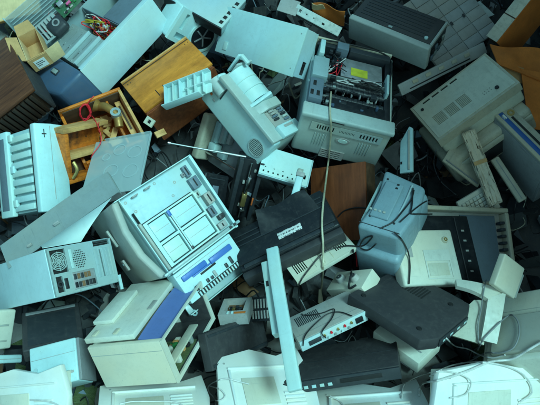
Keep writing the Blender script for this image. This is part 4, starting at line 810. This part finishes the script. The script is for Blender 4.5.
t, W, D, H = thing('beige_keyboard', 'keyboard', 'beige keyboard end poking out above the grey paper tray', 'keyboard')
bx('case', 'cream', t, 0, W, 0, D, 0, H * .55, .004)
for j in range(5):
    for i in range(8): bx('key', 'cream', t, .012 + i * .0198, .0285 + i * .0198, .012 + j * .02, .0285 + j * .02, H * .555, H * random.uniform(.85, 1), .002)
t, W, D, H = thing('pale_trim_strip', 'lightstrip', 'narrow pale trim strip lying beside the blue striped box', 'trim')
bx('strip', 'oldbeige', t, 0, W, 0, D, 0, H, .006, 3); bx('groove', 'midgrey', t, W * .45, W * .55, .01, D - .01, H + .0003, H + .001, .0003)
t, W, D, H = thing('grey_corner_panel', 'graytri', 'thin grey panel tilted under the beige vented printer', 'panel')
bx('sheet', 'oldbeige', t, 0, W, 0, D, 0, H, .002); bx('rib', 'midgrey', t, .01, W - .01, .01, .014, H + .0003, H + .006, .001)
# brown torn cardboard at the right edge
e = bpy.data.objects.new('torn_cardboard', None); C.objects.link(e); e.location = at(515, 65, -.04); tag(e, 'orange brown torn cardboard hanging below the cream topped carton', 'cardboard')
def P(px, py, dz): return tuple(at(px, py, dz) - e.location)
MB().sheet([P(498, 64, -.03), P(545, 82, -.04), P(545, 50, -.02), P(490, 44, .0)], .005, 14, 10, lambda a, c: .012 * math.sin(6 * a) * math.sin(4 * c)).build('sheet', 'card_orange', e)
MB().sheet([P(527, 128, .03), P(560, 134, .03), P(560, 76, -.05), P(522, 68, -.045)], .005, 12, 14, lambda a, c: .01 * math.sin(5 * c + 2 * a)).build('sheet', 'card_orange', e)
MB().sheet([P(498, 76, .02), P(524, 84, .02), P(524, 68, -.035), P(499, 62, -.03)], .005, 6, 6, lambda a, c: .008 * math.sin(5 * c + 2 * a)).build('fold', 'card', e)
# bits above the laser printer
t, W, D, H = thing('punched_metal_rail', 'metalrail', 'punched metal rail behind the opened laser printer', 'rail')
MB().plate('z', 0, W, 0, D, 0, H, [(.02, .032, .014, .028), (.06, .066, .018, .024), (.1, .106, .018, .024), (.15, .165, .012, .022)]).build('channel', 'steel', t); bx('flange', 'steel', t, 0, W, -.003, -.0003, -.02, H, .0005)
t, W, D, H = thing('grey_bracket', 'bracket', 'grey metal mounting bracket at the end of the punched rail', 'bracket')
bx('plate', 'grey', t, 0, W, 0, D, H - .006, H, .001); bx('plate', 'midgrey', t, 0, .006, 0, D, 0, H - .0065, .001); screw(t, (W * .6, D * .5, H), (0, 0, 1))
t, W, D, H = thing('rusty_card_sheet', 'cardsheet', 'rust coloured crumpled card between the metal rail and charcoal computer', 'cardboard')
MB().sheet([(0, 0, 0), (W, 0, 0), (W, D, 0), (0, D, 0)], .003, 12, 10, lambda a, c: .015 * math.sin(6 * a + 3 * c) * c).build('sheet', 'card_orange', t); MB().sheet([(0, D * .8, .02), (W * .4, D * .9, .02), (W * .35, D * 1.2, .03), (0, D * 1.2, .025)], .003, 4, 4, lambda a, c: .008 * math.sin(5 * a)).build('fold', 'card_light', t)
# ================================================================ RIGHT MIDDLE
t, W, D, H = thing('pale_blue_machine', 'bluepr', 'pale blue rounded plastic machine leaning below the vented printer', 'machine')
MB().box(0, W, 0, D, H * .25, H, .018, 4).warp(lambda x, y, z: (x + .02 * math.sin(math.pi * y / D), y, z - .05 * (y / D) ** 2 * (x / W)), 2).build('shell', 'skyblue', t)
bx('lower_shell', 'skyblue', t, -.01, W * 1.05, -.03, D * .45, 0, H * .62, .022, 4)
bx('edge_trim', 'white2', t, -.006, .006, .05, D - .04, H * .80, H * .90, .004); pn = bx('raised_panel', 'skyblue', t, .03, W * .62, .06, D - .06, H - .004, H + .008, .006, 3)
for y in (.7, .76): bx('key_slot', 'rubber', pn, W * .46, W * .52, D * y, D * y + .008, H + .0082, H + .0095, .0005)
MB().tube([(W * .72, .05, H * .96), (W * .78, D * .5, H * .98), (W * .74, D * .9, H * .93)], .004, 8).build('moulded_ridge', 'coverblue', t)
bx('side_bulge', 'skyblue', t, W * .7, W * 1.12, D * .5, D * .98, H * .3, H * .8, .03, 4)
for x, y in ((.12, .2), (.12, .85), (.7, .2)): screw(t, (W * x + .02 * math.sin(math.pi * y), D * y, H - .05 * y * y * x + .0005), (0, 0, 1), .005, 'dark')
for i in range(4): bx('button', 'stone', pn, W * .12 + i * .018, W * .12 + i * .018 + .011, D * .28, D * .31, H + .0082, H + .012, .002)
bx('seam_line', 'dark', t, .004, W * .98, .02, .023, H - .004, H + .001, 0)
bx('vent_block', 'dark', t, W * .9, W * 1.01, D * .15, D * .4, H * .45, H * .7, .004)
t, W, D, H = thing('white_upright_plate', 'plate', 'narrow white plastic plate standing up beside the pale blue machine', 'plate')
MB().prism([(0, 0), (W, 0), (W, D), (W * .75, D * 1.05), (W * .05, D * .72)], 'z', 0, H, .003).build('plate', 'white2', t); bx('notch', 'rubber', t, .004, .012, D * .2, D * .26, H + .0003, H + .001, 0); bx('rib', 'grey', t, W * .7, W * .8, .01, D * .95, H + .0003, H + .006, .001)
t, W, D, H = thing('grey_paper_tray', 'trayframe', 'grey green plastic paper tray with toothed right edge', 'tray')
bx('floor', 'grey', t, .01, W - .01, .01, D - .01, 0, .006, .001)
for a in ((0, W, D - .02, D), (0, W, 0, .012)): bx('rim', 'oldbeige', t, *a, .0, H, .006, 3)
bx('rim', 'oldbeige', t, W - .02, W, .0125, D - .0205, 0, H, .006, 3); bx('rim', 'oldbeige', t, 0, .015, .0125, D - .0205, 0, H * .3, .003, 2)
for i in range(9): bx('tooth', 'dark', t, W - .045, W - .021, .03 + i * .03, .042 + i * .03, .007, H * .8, .002)
bx('grey_sheet', 'slate', t, W * .5, W - .05, .02, D - .03, .0065, .012, .001)
t, W, D, H = thing('black_slot_panel', 'blackboard', 'black panel with a row of small slots behind the cream knobbed box', 'panel')
bx('panel', 'black', t, 0, W, 0, D, 0, H, .004)
for i in range(5): bx('slot', 'grey', t, W - .05 - i * .0, W - .035, .05 + i * .045, .058 + i * .045, H + .0003, H + .002, .0006)
bx('ridge', 'softblack', t, W - .075, W - .07, .01, D - .01, H + .0003, H + .005, .001)
t, W, D, H = thing('cream_knobbed_box', 'beigebox', 'flat cream box with two round feet and moulded panels', 'box')
bx('shell', 'cream', t, 0, W, 0, D, 0, H, .010, 3)
for x, y in ((.12, .85), (.84, .8)): k_ = cy('foot', 'beige', t, (W * x, D * y, H), (W * x, D * y, H + .008), .015, .012); MB().ring((W * x, D * y, H + .0083), (0, 0, 1), .004, .008, .002).build('foot_ring', 'brass', k_)
MB().plate('z', W * .42, W * .86, D * .10, D * .62, H + .0003, H + .003, [(W * .44, W * .84, D * .12, D * .42)]).build('moulded_panel', 'cream', t)
bx('slot', 'grey', t, W * .18, W * .24, D * .5, D * .68, H + .0003, H + .0015, .0005); bx('label_plate', 'beige', t, W * .46, W * .8, D * .16, D * .38, H + .0003, H + .0014, .0003)
t, W, D, H = thing('charcoal_case', 'darkpanel', 'charcoal flat computer case lying in front of the cream knobbed box', 'case')
MB().prism([(.0, .0), (W * .9, -.01), (W, .05), (W, D * .82), (W * .93, D), (.02, D)], 'z', 0, H, .006).build('slab', 'softblack', t); bx('front_edge', 'dark', t, W + .0005, W + .006, .06, D * .8, .006, H * .8, .002)
for i in range(4): bx('status_window', 'white2', t, W + .0062, W + .0075, .08 + i * .05, .1 + i * .05, H * .4, H * .6, .0004)
for x, y in ((.12, .12), (.8, .12), (.8, .8), (.12, .85)): cy('foot', 'rubber', t, (W * x, D * y, H), (W * x, D * y, H + .004), .010, .009)
for i in range(8): bx('vent_slot', 'rubber', t, W * .3 + i * .012, W * .3 + i * .012 + .006, D * .62, D * .84, H + .0003, H + .001, 0)
bx('hinge', 'dark', t, .03, W * .4, D + .0005, D + .01, .008, H - .006, .004); bx('hinge', 'dark', t, W * .55, W * .85, D + .0005, D + .01, .008, H - .006, .004)
# -- white printer at the right edge
t, W, D, H = thing('white_side_printer', 'rightpr', 'white printer with raised cover at the lower right edge', 'printer')
bx('body', 'ivory', t, 0, W, 0, D, 0, H, .012, 3); bx('step', 'stone', t, .03, W, .02, D * .6, H + .0003, H + .022, .006, 3); bx('seam', 'grey', t, .03, W, D * .70, D * .705, H + .0003, H + .0012, .0003)
for x, y in ((.12, .75), (.12, .4)): cy('screw_hole', 'rubber', t, (W * x, D * y, H), (W * x, D * y, H + .0235), .005)
bx('side_skirt', 'ivory', t, -.02, -.0005, .0, D * .95, .0, H * .9, .008, 3)
t, W, D, H = thing('raised_cover', 'rightcover', 'upright white cover flap standing on the right edge printer', 'cover')
bx('flap', 'ivory', t, 0, W, 0, D, 0, H, .006, 3); bx('edge', 'stone', t, W + .0005, W + .02, .01, D - .02, -.02, H * .7, .004)
for y in (.3, .55): bx('slot', 'rubber', t, W + .0205, W + .022, D * y, D * y + .02, 0, H * .4, .0005)
e = bpy.data.objects.new('curved_white_arm', None); C.objects.link(e); e.location = at(475, 285, -.1); tag(e, 'curved cream plastic arm reaching in front of the charcoal case', 'cover')
def P(px, py, dz): return tuple(at(px, py, dz) - e.location)
MB().sheet([P(457, 286, -.08), P(490, 300, -.09), P(505, 291, -.08), P(456, 279, -.07)], .02, 10, 4, lambda a, c: .012 * math.sin(math.pi * a)).build('arm', 'ivory', e)
MB().sheet([P(481, 340, -.05), P(497, 344, -.05), P(506, 292, -.085), P(488, 298, -.09)], .03, 6, 8, lambda a, c: .006 * math.sin(3 * c)).build('side', 'ivory', e)
MB().sheet([P(440, 332, -.01), P(484, 345, -.03), P(489, 300, -.07), P(474, 300, -.05)], .02, 6, 6).build('skirt', 'beige', e)

# ================================================================ BOTTOM
t, W, D, H = thing('cream_opened_printer', 'cream', 'cream printer with broken side, blue panel and lid ajar', 'printer')
bx('front_wall', 'cream', t, 0, W, 0, .02, 0, H, .004, 2); bx('front_seam', 'stone', t, .004, W - .004, -.0012, .0, H * .78, H * .79, 0); bx('rear_wall', 'cream', t, 0, W, D - .016, D, 0, H * .98, .006, 3); bx('side_wall', 'cream', t, 0, .016, .0205, D - .0165, 0, H * .96, .006, 3)
bx('floor', 'softblack', t, .0165, W, .0205, D - .0165, 0, .012, .002)
MB().plate('x', 0, D, 0, H, W + .0005, W + .008, [(.022, D - .016, .016, H - .008)]).build('side_frame', 'cream', t)
bx('inner_wall', 'softblack', t, W * .55, W * .998, D - .022, D - .0165, .0125, H * .9, .001)
ld = MB().box(-.015, W * .64, .02, D * 1.02, H + .002, H + .024, .004, 2).build('lid', 'cream', t); bx('lid_step', 'cream', ld, -.02, W * .22, .10, D * .8, H + .0243, H + .040, .003, 2); bx('lid_grip', 'grey', ld, W * .58, W * .64, D * .45, D * .6, H + .0243, H + .028, .001)
bx('lid_notch', 'beige', ld, W * .05, W * .1, .03, .06, H + .0243, H + .030, .001); bx('lid_notch', 'beige', ld, W * .35, W * .4, .03, .06, H + .0243, H + .030, .001)
MB().sheet([(W * .655, .03, H * .98), (W * .97, .03, H * .88), (W * .96, D * .93, H * .90), (W * .655, D * .95, H * 1.0)], .004, 4, 6, lambda a, c: .006 * math.sin(math.pi * c)).build('blue_panel', 'bluepanel', t)
pb = bx('circuit_board', 'pcb_olive', t, W * .3, W * .97, .05, D * .6, .0125, .016, .0005)
for i in range(18): x, y = random.uniform(W * .4, W * .9), random.uniform(.06, D * .55); bx('chip', random.choice(['chip', 'pale_wood', 'white2', 'wire_green', 'steel', 'cream']), pb, x, x + .02, y, y + .016, .0163, random.uniform(.022, .05), .001)
bx('inner_rail', 'beige', t, W * .86, W * .98, .03, D * .7, .05, .058, .002); rg = MB().ring((W * .8, D - .023, H * .3), (0, -1, 0), .008, .014, .004).build('connector_ring', 'white2', t)
for i in range(3): bx('socket', 'white2', t, W * .62 + i * .02, W * .62 + i * .02 + .013, D - .03, D - .0225, H * .72, H * .82, .001)
t, W, D, H = thing('white_bar', 'bar', 'long narrow white plastic bar standing up in front of the heap', 'bar')
MB().box(0, W, 0, D, H * .4, H, .004, 2).warp(lambda x, y, z: (x, y, z - .02 * (y / D) ** 6), 3).build('bar', 'white', t); bx('inner_flange', 'white2', t, -.03, -.0005, .22, D - .05, -.03, H * .3, .004); bx('slot', 'rubber', t, -.022, -.012, D * .72, D * .76, H * .3 + .0003, H * .3 + .001, 0)
t, W, D, H = thing('silver_set_top_box', 'settop', 'flat silver video box with sockets on its front edge', 'video box')
bx('case', 'grey', t, 0, W, .004, D, 0, H, .003); pf = bx('socket_panel', 'casepaint', t, .002, W - .002, -.002, .0036, .002, H - .002, .001)
for i in range(9): cy('socket', ['brass', 'white', 'red', 'steel'][i % 4], pf, (.10 + i * .014, -.002, H * (.3 if i % 2 else .62)), (.10 + i * .014, -.010, H * (.3 if i % 2 else .62)), .0045, None, 12)
bx('multi_socket', 'dark', pf, .035, .085, -.006, -.0022, H * .3, H * .7, .001); bx('multi_socket', 'black', pf, W - .05, W - .02, -.006, -.0022, H * .25, H * .75, .001)
bx('lid_seam', 'midgrey', t, .002, W - .002, .03, .0315, H + .0003, H + .001, 0)
vh = MB()
for i in range(14): vh.box(.03 + i * .007, .0335 + i * .007, D * .5, D * .85, H + .0003, H + .0012)
vh.build('vent_slots', 'dark', t)
t, W, D, H = thing('white_box_printer', 'lowpr', 'small white printer with a dark grey side at the lower left', 'printer')
bx('body', 'white', t, 0, W - .004, 0, D, 0, H, .006, 3); bx('dark_side', 'midgrey', t, W - .0035, W + .008, .002, D - .002, 0, H - .004, .003); bx('seam', 'grey', t, .005, W - .008, D * .68, D * .69, H + .0003, H + .0012, .0003)
cy('button', 'white2', t, (W * .12, D * .45, H), (W * .12, D * .45, H + .003), .008); bx('paper_slot', 'grey', t, W * .3, W * .9, D * .2, D * .26, H + .0003, H + .002, .0005)
t, W, D, H = thing('charcoal_scanner_bed', 'lowdark', 'charcoal flat scanner bed wedged under the tower computer', 'scanner')
bx('body', 'softblack', t, 0, W, 0, D, 0, H, .006, 3); bx('glass_rim', 'midgrey', t, .015, W - .015, D - .03, D - .015, H + .0003, H + .005, .002); bx('bed', 'dark', t, .02, W - .02, .02, D - .04, H + .0003, H + .002, .0008)
t, W, D, H = thing('disk_drive_stack', 'drives', 'dark finned drive unit behind the long white bar', 'drive')
bx('body', 'dark', t, 0, W, 0, D, 0, H, .003)
for i in range(7): bx('fin', 'grey', t, .02 + i * .018, .027 + i * .018, .01, D * .44, H + .0003, H + .006, .001); bx('fin', 'grey', t, .02 + i * .018, .027 + i * .018, D * .54, D - .008, H + .0003, H + .006, .001)
t, W, D, H = thing('open_module', 'module', 'grey framed module with brown circuitry below the tray unit', 'module')
MB().plate('z', 0, W, 0, D, 0, H, [(.02, W - .02, .025, D - .012)]).build('frame', 'grey', t); bx('board', 'rust', t, .02, W - .02, .025, D - .012, 0, H * .5, .001)
for i in range(9): x, y = random.uniform(.025, W - .04), random.uniform(.03, D - .03); bx('chip', random.choice(['chip', 'dark', 'brass', 'steel']), t, x, x + .014, y, y + .01, H * .501, H * .8, .001)
for x in (.3, .45): bx('tab', 'white', t, W * x, W * x + .008, .004, .018, H + .0003, H + .005, .001)
bx('red_strip', 'card_orange', t, W * .55, W * .95, .004, .016, H + .0003, H + .002, .0005)
t, W, D, H = thing('dark_flat_unit', 'blackstrip', 'dark flat slab lying right of the cream opened printer', 'panel')
bx('slab', 'softblack', t, 0, W, 0, D, 0, H, .005); bx('rim', 'dark', t, .01, W - .01, D - .02, D - .01, H + .0003, H + .004, .001); bx('rim', 'dark', t, .01, W - .01, .01, .02, H + .0003, H + .004, .001)
t, W, D, H = thing('black_video_deck', 'lowblack', 'black video deck under the silver video box', 'video deck')
bx('case', 'softblack', t, 0, W, .006, D, 0, H, .004); bx('front', 'dark', t, .0, W, -.004, .0055, .002, H - .002, .002)
for i in range(5): bx('button', 'white2', t, .05 + i * .03, .066 + i * .03, -.0075, -.0042, H * .35, H * .6, .001)
bx('tape_slot', 'rubber', t, W * .5, W * .85, -.0055, -.0042, H * .4, H * .75, .0005); bx('lid_line', 'dark', t, .01, W - .01, D * .5, D * .51, H + .0003, H + .0012, .0003)
t, W, D, H = thing('pale_case_corner', 'lowwhite', 'pale plastic case corner poking out below the charcoal case', 'case')
bx('shell', 'ivory', t, 0, W, 0, D, 0, H, .005, 2); bx('ridge', 'grey', t, .02, W - .02, D * .3, D * .34, H + .0003, H + .003, .001); bx('red_tab', 'orange_led', t, .03, .05, D * .6, D * .7, H + .0003, H + .004, .001)
t, W, D, H = thing('white_double_socket', 'graybox2', 'white double knobbed block behind the silver video box', 'block')
bx('block', 'ivory', t, 0, W, 0, D, 0, H, .004, 2)
for x in (.3, .68): k_ = cy('knob', 'grey', t, (W * x, D * .5, H), (W * x, D * .5, H + .02), .02, .016); MB().ring((W * x, D * .5, H + .0203), (0, 0, 1), .006, .011, .002).build('knob_ring', 'dark', k_)
bx('tray', 'grey', t, -.02, W * 1.1, -.05, -.001, 0, H * .4, .003)
t, W, D, H = thing('ivory_side_cover', 'leftedge', 'ivory plastic side cover at the left edge below the tower computer', 'cover')
MB().box(0, W, 0, D, 0, H, .008, 3).build('shell', 'ivory', t); bx('rib', 'stone', t, W * .2, W * .8, D * .2, D * .24, H + .0003, H + .004, .001); bx('rib', 'stone', t, W * .2, W * .8, D * .6, D * .64, H + .0003, H + .004, .001)
t, W, D, H = thing('white_trim_bar', 'lowstrip', 'short white trim bar at the left edge near the bottom', 'trim')
bx('bar', 'white', t, 0, W, 0, D, 0, H, .006, 3); bx('groove', 'grey', t, .01, W - .01, D * .45, D * .52, H + .0003, H + .001, .0003)
for pose, nm, lb_, ct in (('shellA', 'white_computer_lid', 'added white computer lid lying flat in the bottom left corner', 'lid'), ('shellB', 'pale_printer_base', 'added pale printer base below the cream opened printer', 'printer base'),
        ('shellC', 'white_folded_panel', 'added white folded case panel left of the long white bar', 'panel'), ('shellD', 'white_scanner_lid', 'added white scanner lid at the bottom centre', 'scanner lid'), ('shellE', 'white_monitor_back', 'added plain white monitor back in the bottom right corner', 'monitor')):
    t, W, D, H = thing(nm, pose, lb_, ct)  # casings added where a white fade falls, kept pale to match it
    rs = random.Random(len(nm)); j = lambda v, d=.03: v + rs.uniform(-d, d)
    poly = [(j(0), j(0)), (W * .45, j(0, .01)), (j(W), j(0)), (W, D * .5), (W * rs.uniform(.86, 1), D), (W * rs.uniform(.6, .75), D * rs.uniform(.84, .94)), (W * .4, D), (rs.uniform(0, .05), D * rs.uniform(.85, 1))]
    MB().prism(poly, 'z', H * .6, H, .004).build('shell', 'shell_white', t); bx('skirt', 'ivory', t, W * .05, W * .92, D * .05, D * .88, 0, H * .599, .004)
    for x, y in ((.08, .1), (.9, .1), (.1, .8)): screw(t, (W * x, D * y, H), (0, 0, 1), .005, 'grey')
    bx('rib', 'shell_white', t, W * .12, W * .88, D * .70, D * .725, H + .0003, H + .010, .002); bx('rib', 'shell_white', t, W * .12, W * .145, D * .12, D * .69, H + .0003, H + .010, .002)
    bx('recess_plate', 'ivory', t, W * .24, W * .58, D * .22, D * .58, H + .0003, H + .004, .002)
    for i in range(rs.randint(4, 7)): bx('vent_bar', 'shell_white', t, W * .64, W * .84, D * .2 + i * .016, D * .2 + i * .016 + .007, H + .0003, H + .006, .001)

# ================================================================ CABLES, laid over what lies under them
bpy.context.view_layer.update(); dg = bpy.context.evaluated_depsgraph_get()
def hit(px, py):
    d = (FW + RT * (px - 270) / FOC - UP * (py - 202.5) / FOC)
    ok, loc, nrm, *_ = scn.ray_cast(dg, CAM, d.normalized(), distance=6)
    return (loc - CAM).dot(FW) if ok else 2.4
def cable(name, pts, r, mat, label, cat='cable', lift=.006, group=None, dense=5):
    Q = []
    for i in range(len(pts) - 1):
        p0, p1, p2, p3 = pts[max(0, i - 1)], pts[i], pts[i + 1], pts[min(len(pts) - 1, i + 2)]
        for k in range(dense):
            u = k / dense; Q.append(tuple(.5 * (2 * p1[c] + (p2[c] - p0[c]) * u + (2 * p0[c] - 5 * p1[c] + 4 * p2[c] - p3[c]) * u * u + (3 * p1[c] - p0[c] - 3 * p2[c] + p3[c]) * u ** 3) for c in (0, 1)))
    Q.append(pts[-1]); D_ = [hit(*q) for q in Q]
    for _ in range(5): D_ = [min(D_[i], (D_[max(0, i - 1)] + D_[i] + D_[min(len(D_) - 1, i + 1)]) / 3) for i in range(len(D_))]
    W3 = [CAM + (d - r - lift) * (FW + RT * (p[0] - 270) / FOC - UP * (p[1] - 202.5) / FOC) for p, d in zip(Q, D_)]
    o = MB().tube([w - W3[0] for w in W3], r, 8, 3).build(name, mat); o.location = W3[0]; tag(o, label, cat, group or {'black_lead': 'loose black leads', 'thin_black_lead': 'loose black leads', 'white_cable': 'loose white cables', 'thin_white_lead': 'loose white cables'}.get(name)); return o
cable('cream_cable', [(331, 92), (330, 110), (331, 130), (329, 155), (326, 180), (323, 205), (322, 225), (323, 245), (323, 268), (321, 292)], .0042, 'cable_cream', 'long cream cable hanging down from the opened laser printer')
t = bpy.data.objects.new('cable_plug', None); C.objects.link(t); t.location = CAM + (hit(320, 296) - .02) * (FW + RT * (320 - 270) / FOC - UP * (296 - 202.5) / FOC); t.rotation_euler = (R(40), 0, R(5)); tag(t, 'white plug at the lower end of the long cream cable', 'plug')
MB().prism([(-.012, -.03), (.014, -.03), (.006, .03), (-.004, .03)], 'z', -.008, .008, .003).build('grip', 'cable_cream', t); bx('contact', 'brass', t, -.008, .010, -.045, -.031, -.004, .004, .001)
cable('black_looped_cable', [(300, 300), (299, 285), (310, 268), (325, 252), (345, 246), (362, 246), (370, 240), (372, 236), (364, 239), (360, 247), (368, 250), (376, 244)], .003, 'cable_black', 'black cable looping beside the pale blue machine')
cable('black_cable', [(353, 250), (353, 262), (351, 275), (349, 288), (356, 285)], .0045, 'cable_black', 'thick short black cable below the looping cable')
cable('black_wall_cable', [(338, 217), (344, 211), (354, 208), (366, 208)], .003, 'cable_black', 'thin black cable crossing the brown wooden box')
cable('black_lead', [(381, 228), (393, 222), (402, 212), (411, 200), (414, 190)], .003, 'cable_black', 'black lead rising over the black slot panel')
cable('black_lead', [(400, 222), (410, 213), (423, 203), (430, 200)], .0028, 'cable_black', 'black lead crossing towards the grey paper tray')
cable('black_lead', [(413, 188), (412, 205), (411, 213), (421, 214), (432, 214)], .003, 'cable_black', 'black lead bending at the paper tray corner')
cable('black_lead', [(394, 232), (402, 240), (408, 252), (410, 266), (409, 284)], .003, 'cable_black', 'black lead running down over the cream knobbed box')
cable('thin_black_lead', [(293, 308), (305, 315), (322, 313), (334, 309), (332, 318), (322, 332), (326, 338)], .0022, 'cable_black', 'thin black lead lying on top of the silver video box')
cable('thin_black_lead', [(303, 346), (305, 336), (314, 325), (328, 314), (340, 312), (352, 316)], .0022, 'cable_black', 'thin black lead curling over the video box front')
cable('grey_loop_cable', [(478, 350), (483, 340), (492, 330), (505, 318), (512, 315), (518, 322), (519, 335), (513, 348), (500, 353), (486, 353), (470, 361), (455, 366)], .003, 'midgrey', 'dark grey cable loop lying on the right edge printer')
cable('grey_lead', [(486, 280), (483, 295), (481, 310), (478, 325), (479, 345)], .0025, 'midgrey', 'thin grey lead hanging down over the curved cream arm')
cable('white_cable', [(545, 340), (528, 350), (512, 359), (490, 362), (465, 372), (440, 380), (422, 384), (419, 395)], .0042, 'cable_white', 'thick white cable running across the lower right corner')
cable('white_cable', [(446, 338), (455, 346), (468, 349), (480, 355), (492, 358), (505, 355)], .003, 'cable_white', 'thin white cable coming out below the charcoal case')
cable('white_cable', [(430, 376), (450, 366), (475, 362), (505, 366), (525, 376), (532, 392), (520, 402)], .003, 'cable_white', 'white cable arc in the bottom right corner')
cable('thin_white_lead', [(402, 398), (405, 384), (425, 374), (450, 372), (470, 380), (466, 394), (450, 398)], .0025, 'cable_white', 'thin white lead curling at the bottom edge')
for k_, (x0, y0, lb_) in enumerate(((60, 392, 'white lead coiled over the bottom left lid'), (150, 396, 'white lead lying on the pale printer base at the bottom'), (240, 378, 'white lead looped on the folded panel beside the long bar'), (360, 388, 'white lead crossing the scanner lid at the bottom centre'))):
    rk = random.Random(k_ + 3); pts_ = [(x0 - 30, y0 + 8)]; a_ = rk.uniform(-.6, .2)
    for i in range(11): a_ += rk.uniform(-.1, 1.0); pts_.append((pts_[-1][0] + 9 * math.cos(a_) + 3, pts_[-1][1] + 6 * math.sin(a_)))
    cable('white_lead', pts_, .0024, 'cable_white', lb_, group='loose white cables')
# red string on the radio box
sp_ = []
rr = random.Random(8)
for i in range(46): a = i * .72; sp_.append((85 + math.cos(a) * (4 + 2.5 * rr.random()), 112 + math.sin(a) * (6 + 3 * rr.random())))
cable('red_string', [(94, 96), (90, 100), (87, 106)] + sp_ + [(92, 116), (97, 124), (100, 132), (101, 142), (93, 154), (91, 158)], .0021, 'red', 'tangled bright red string on the open wooden box', 'string', .008, dense=1)
cable('red_lead', [(99, 122), (98, 130), (101, 136), (100, 145)], .002, 'red', 'thin red thread hanging on the broken drawer', 'string')
cable('blue_grey_wire', [(268, 85), (276, 82), (283, 80), (290, 76)], .002, 'grey', 'short grey wire sticking out behind the fax machine', 'wire')
cable('grey_curved_wire', [(436, 150), (434, 165), (440, 180), (450, 190), (458, 196)], .0025, 'midgrey', 'curved grey wire under the beige vented printer', 'wire')
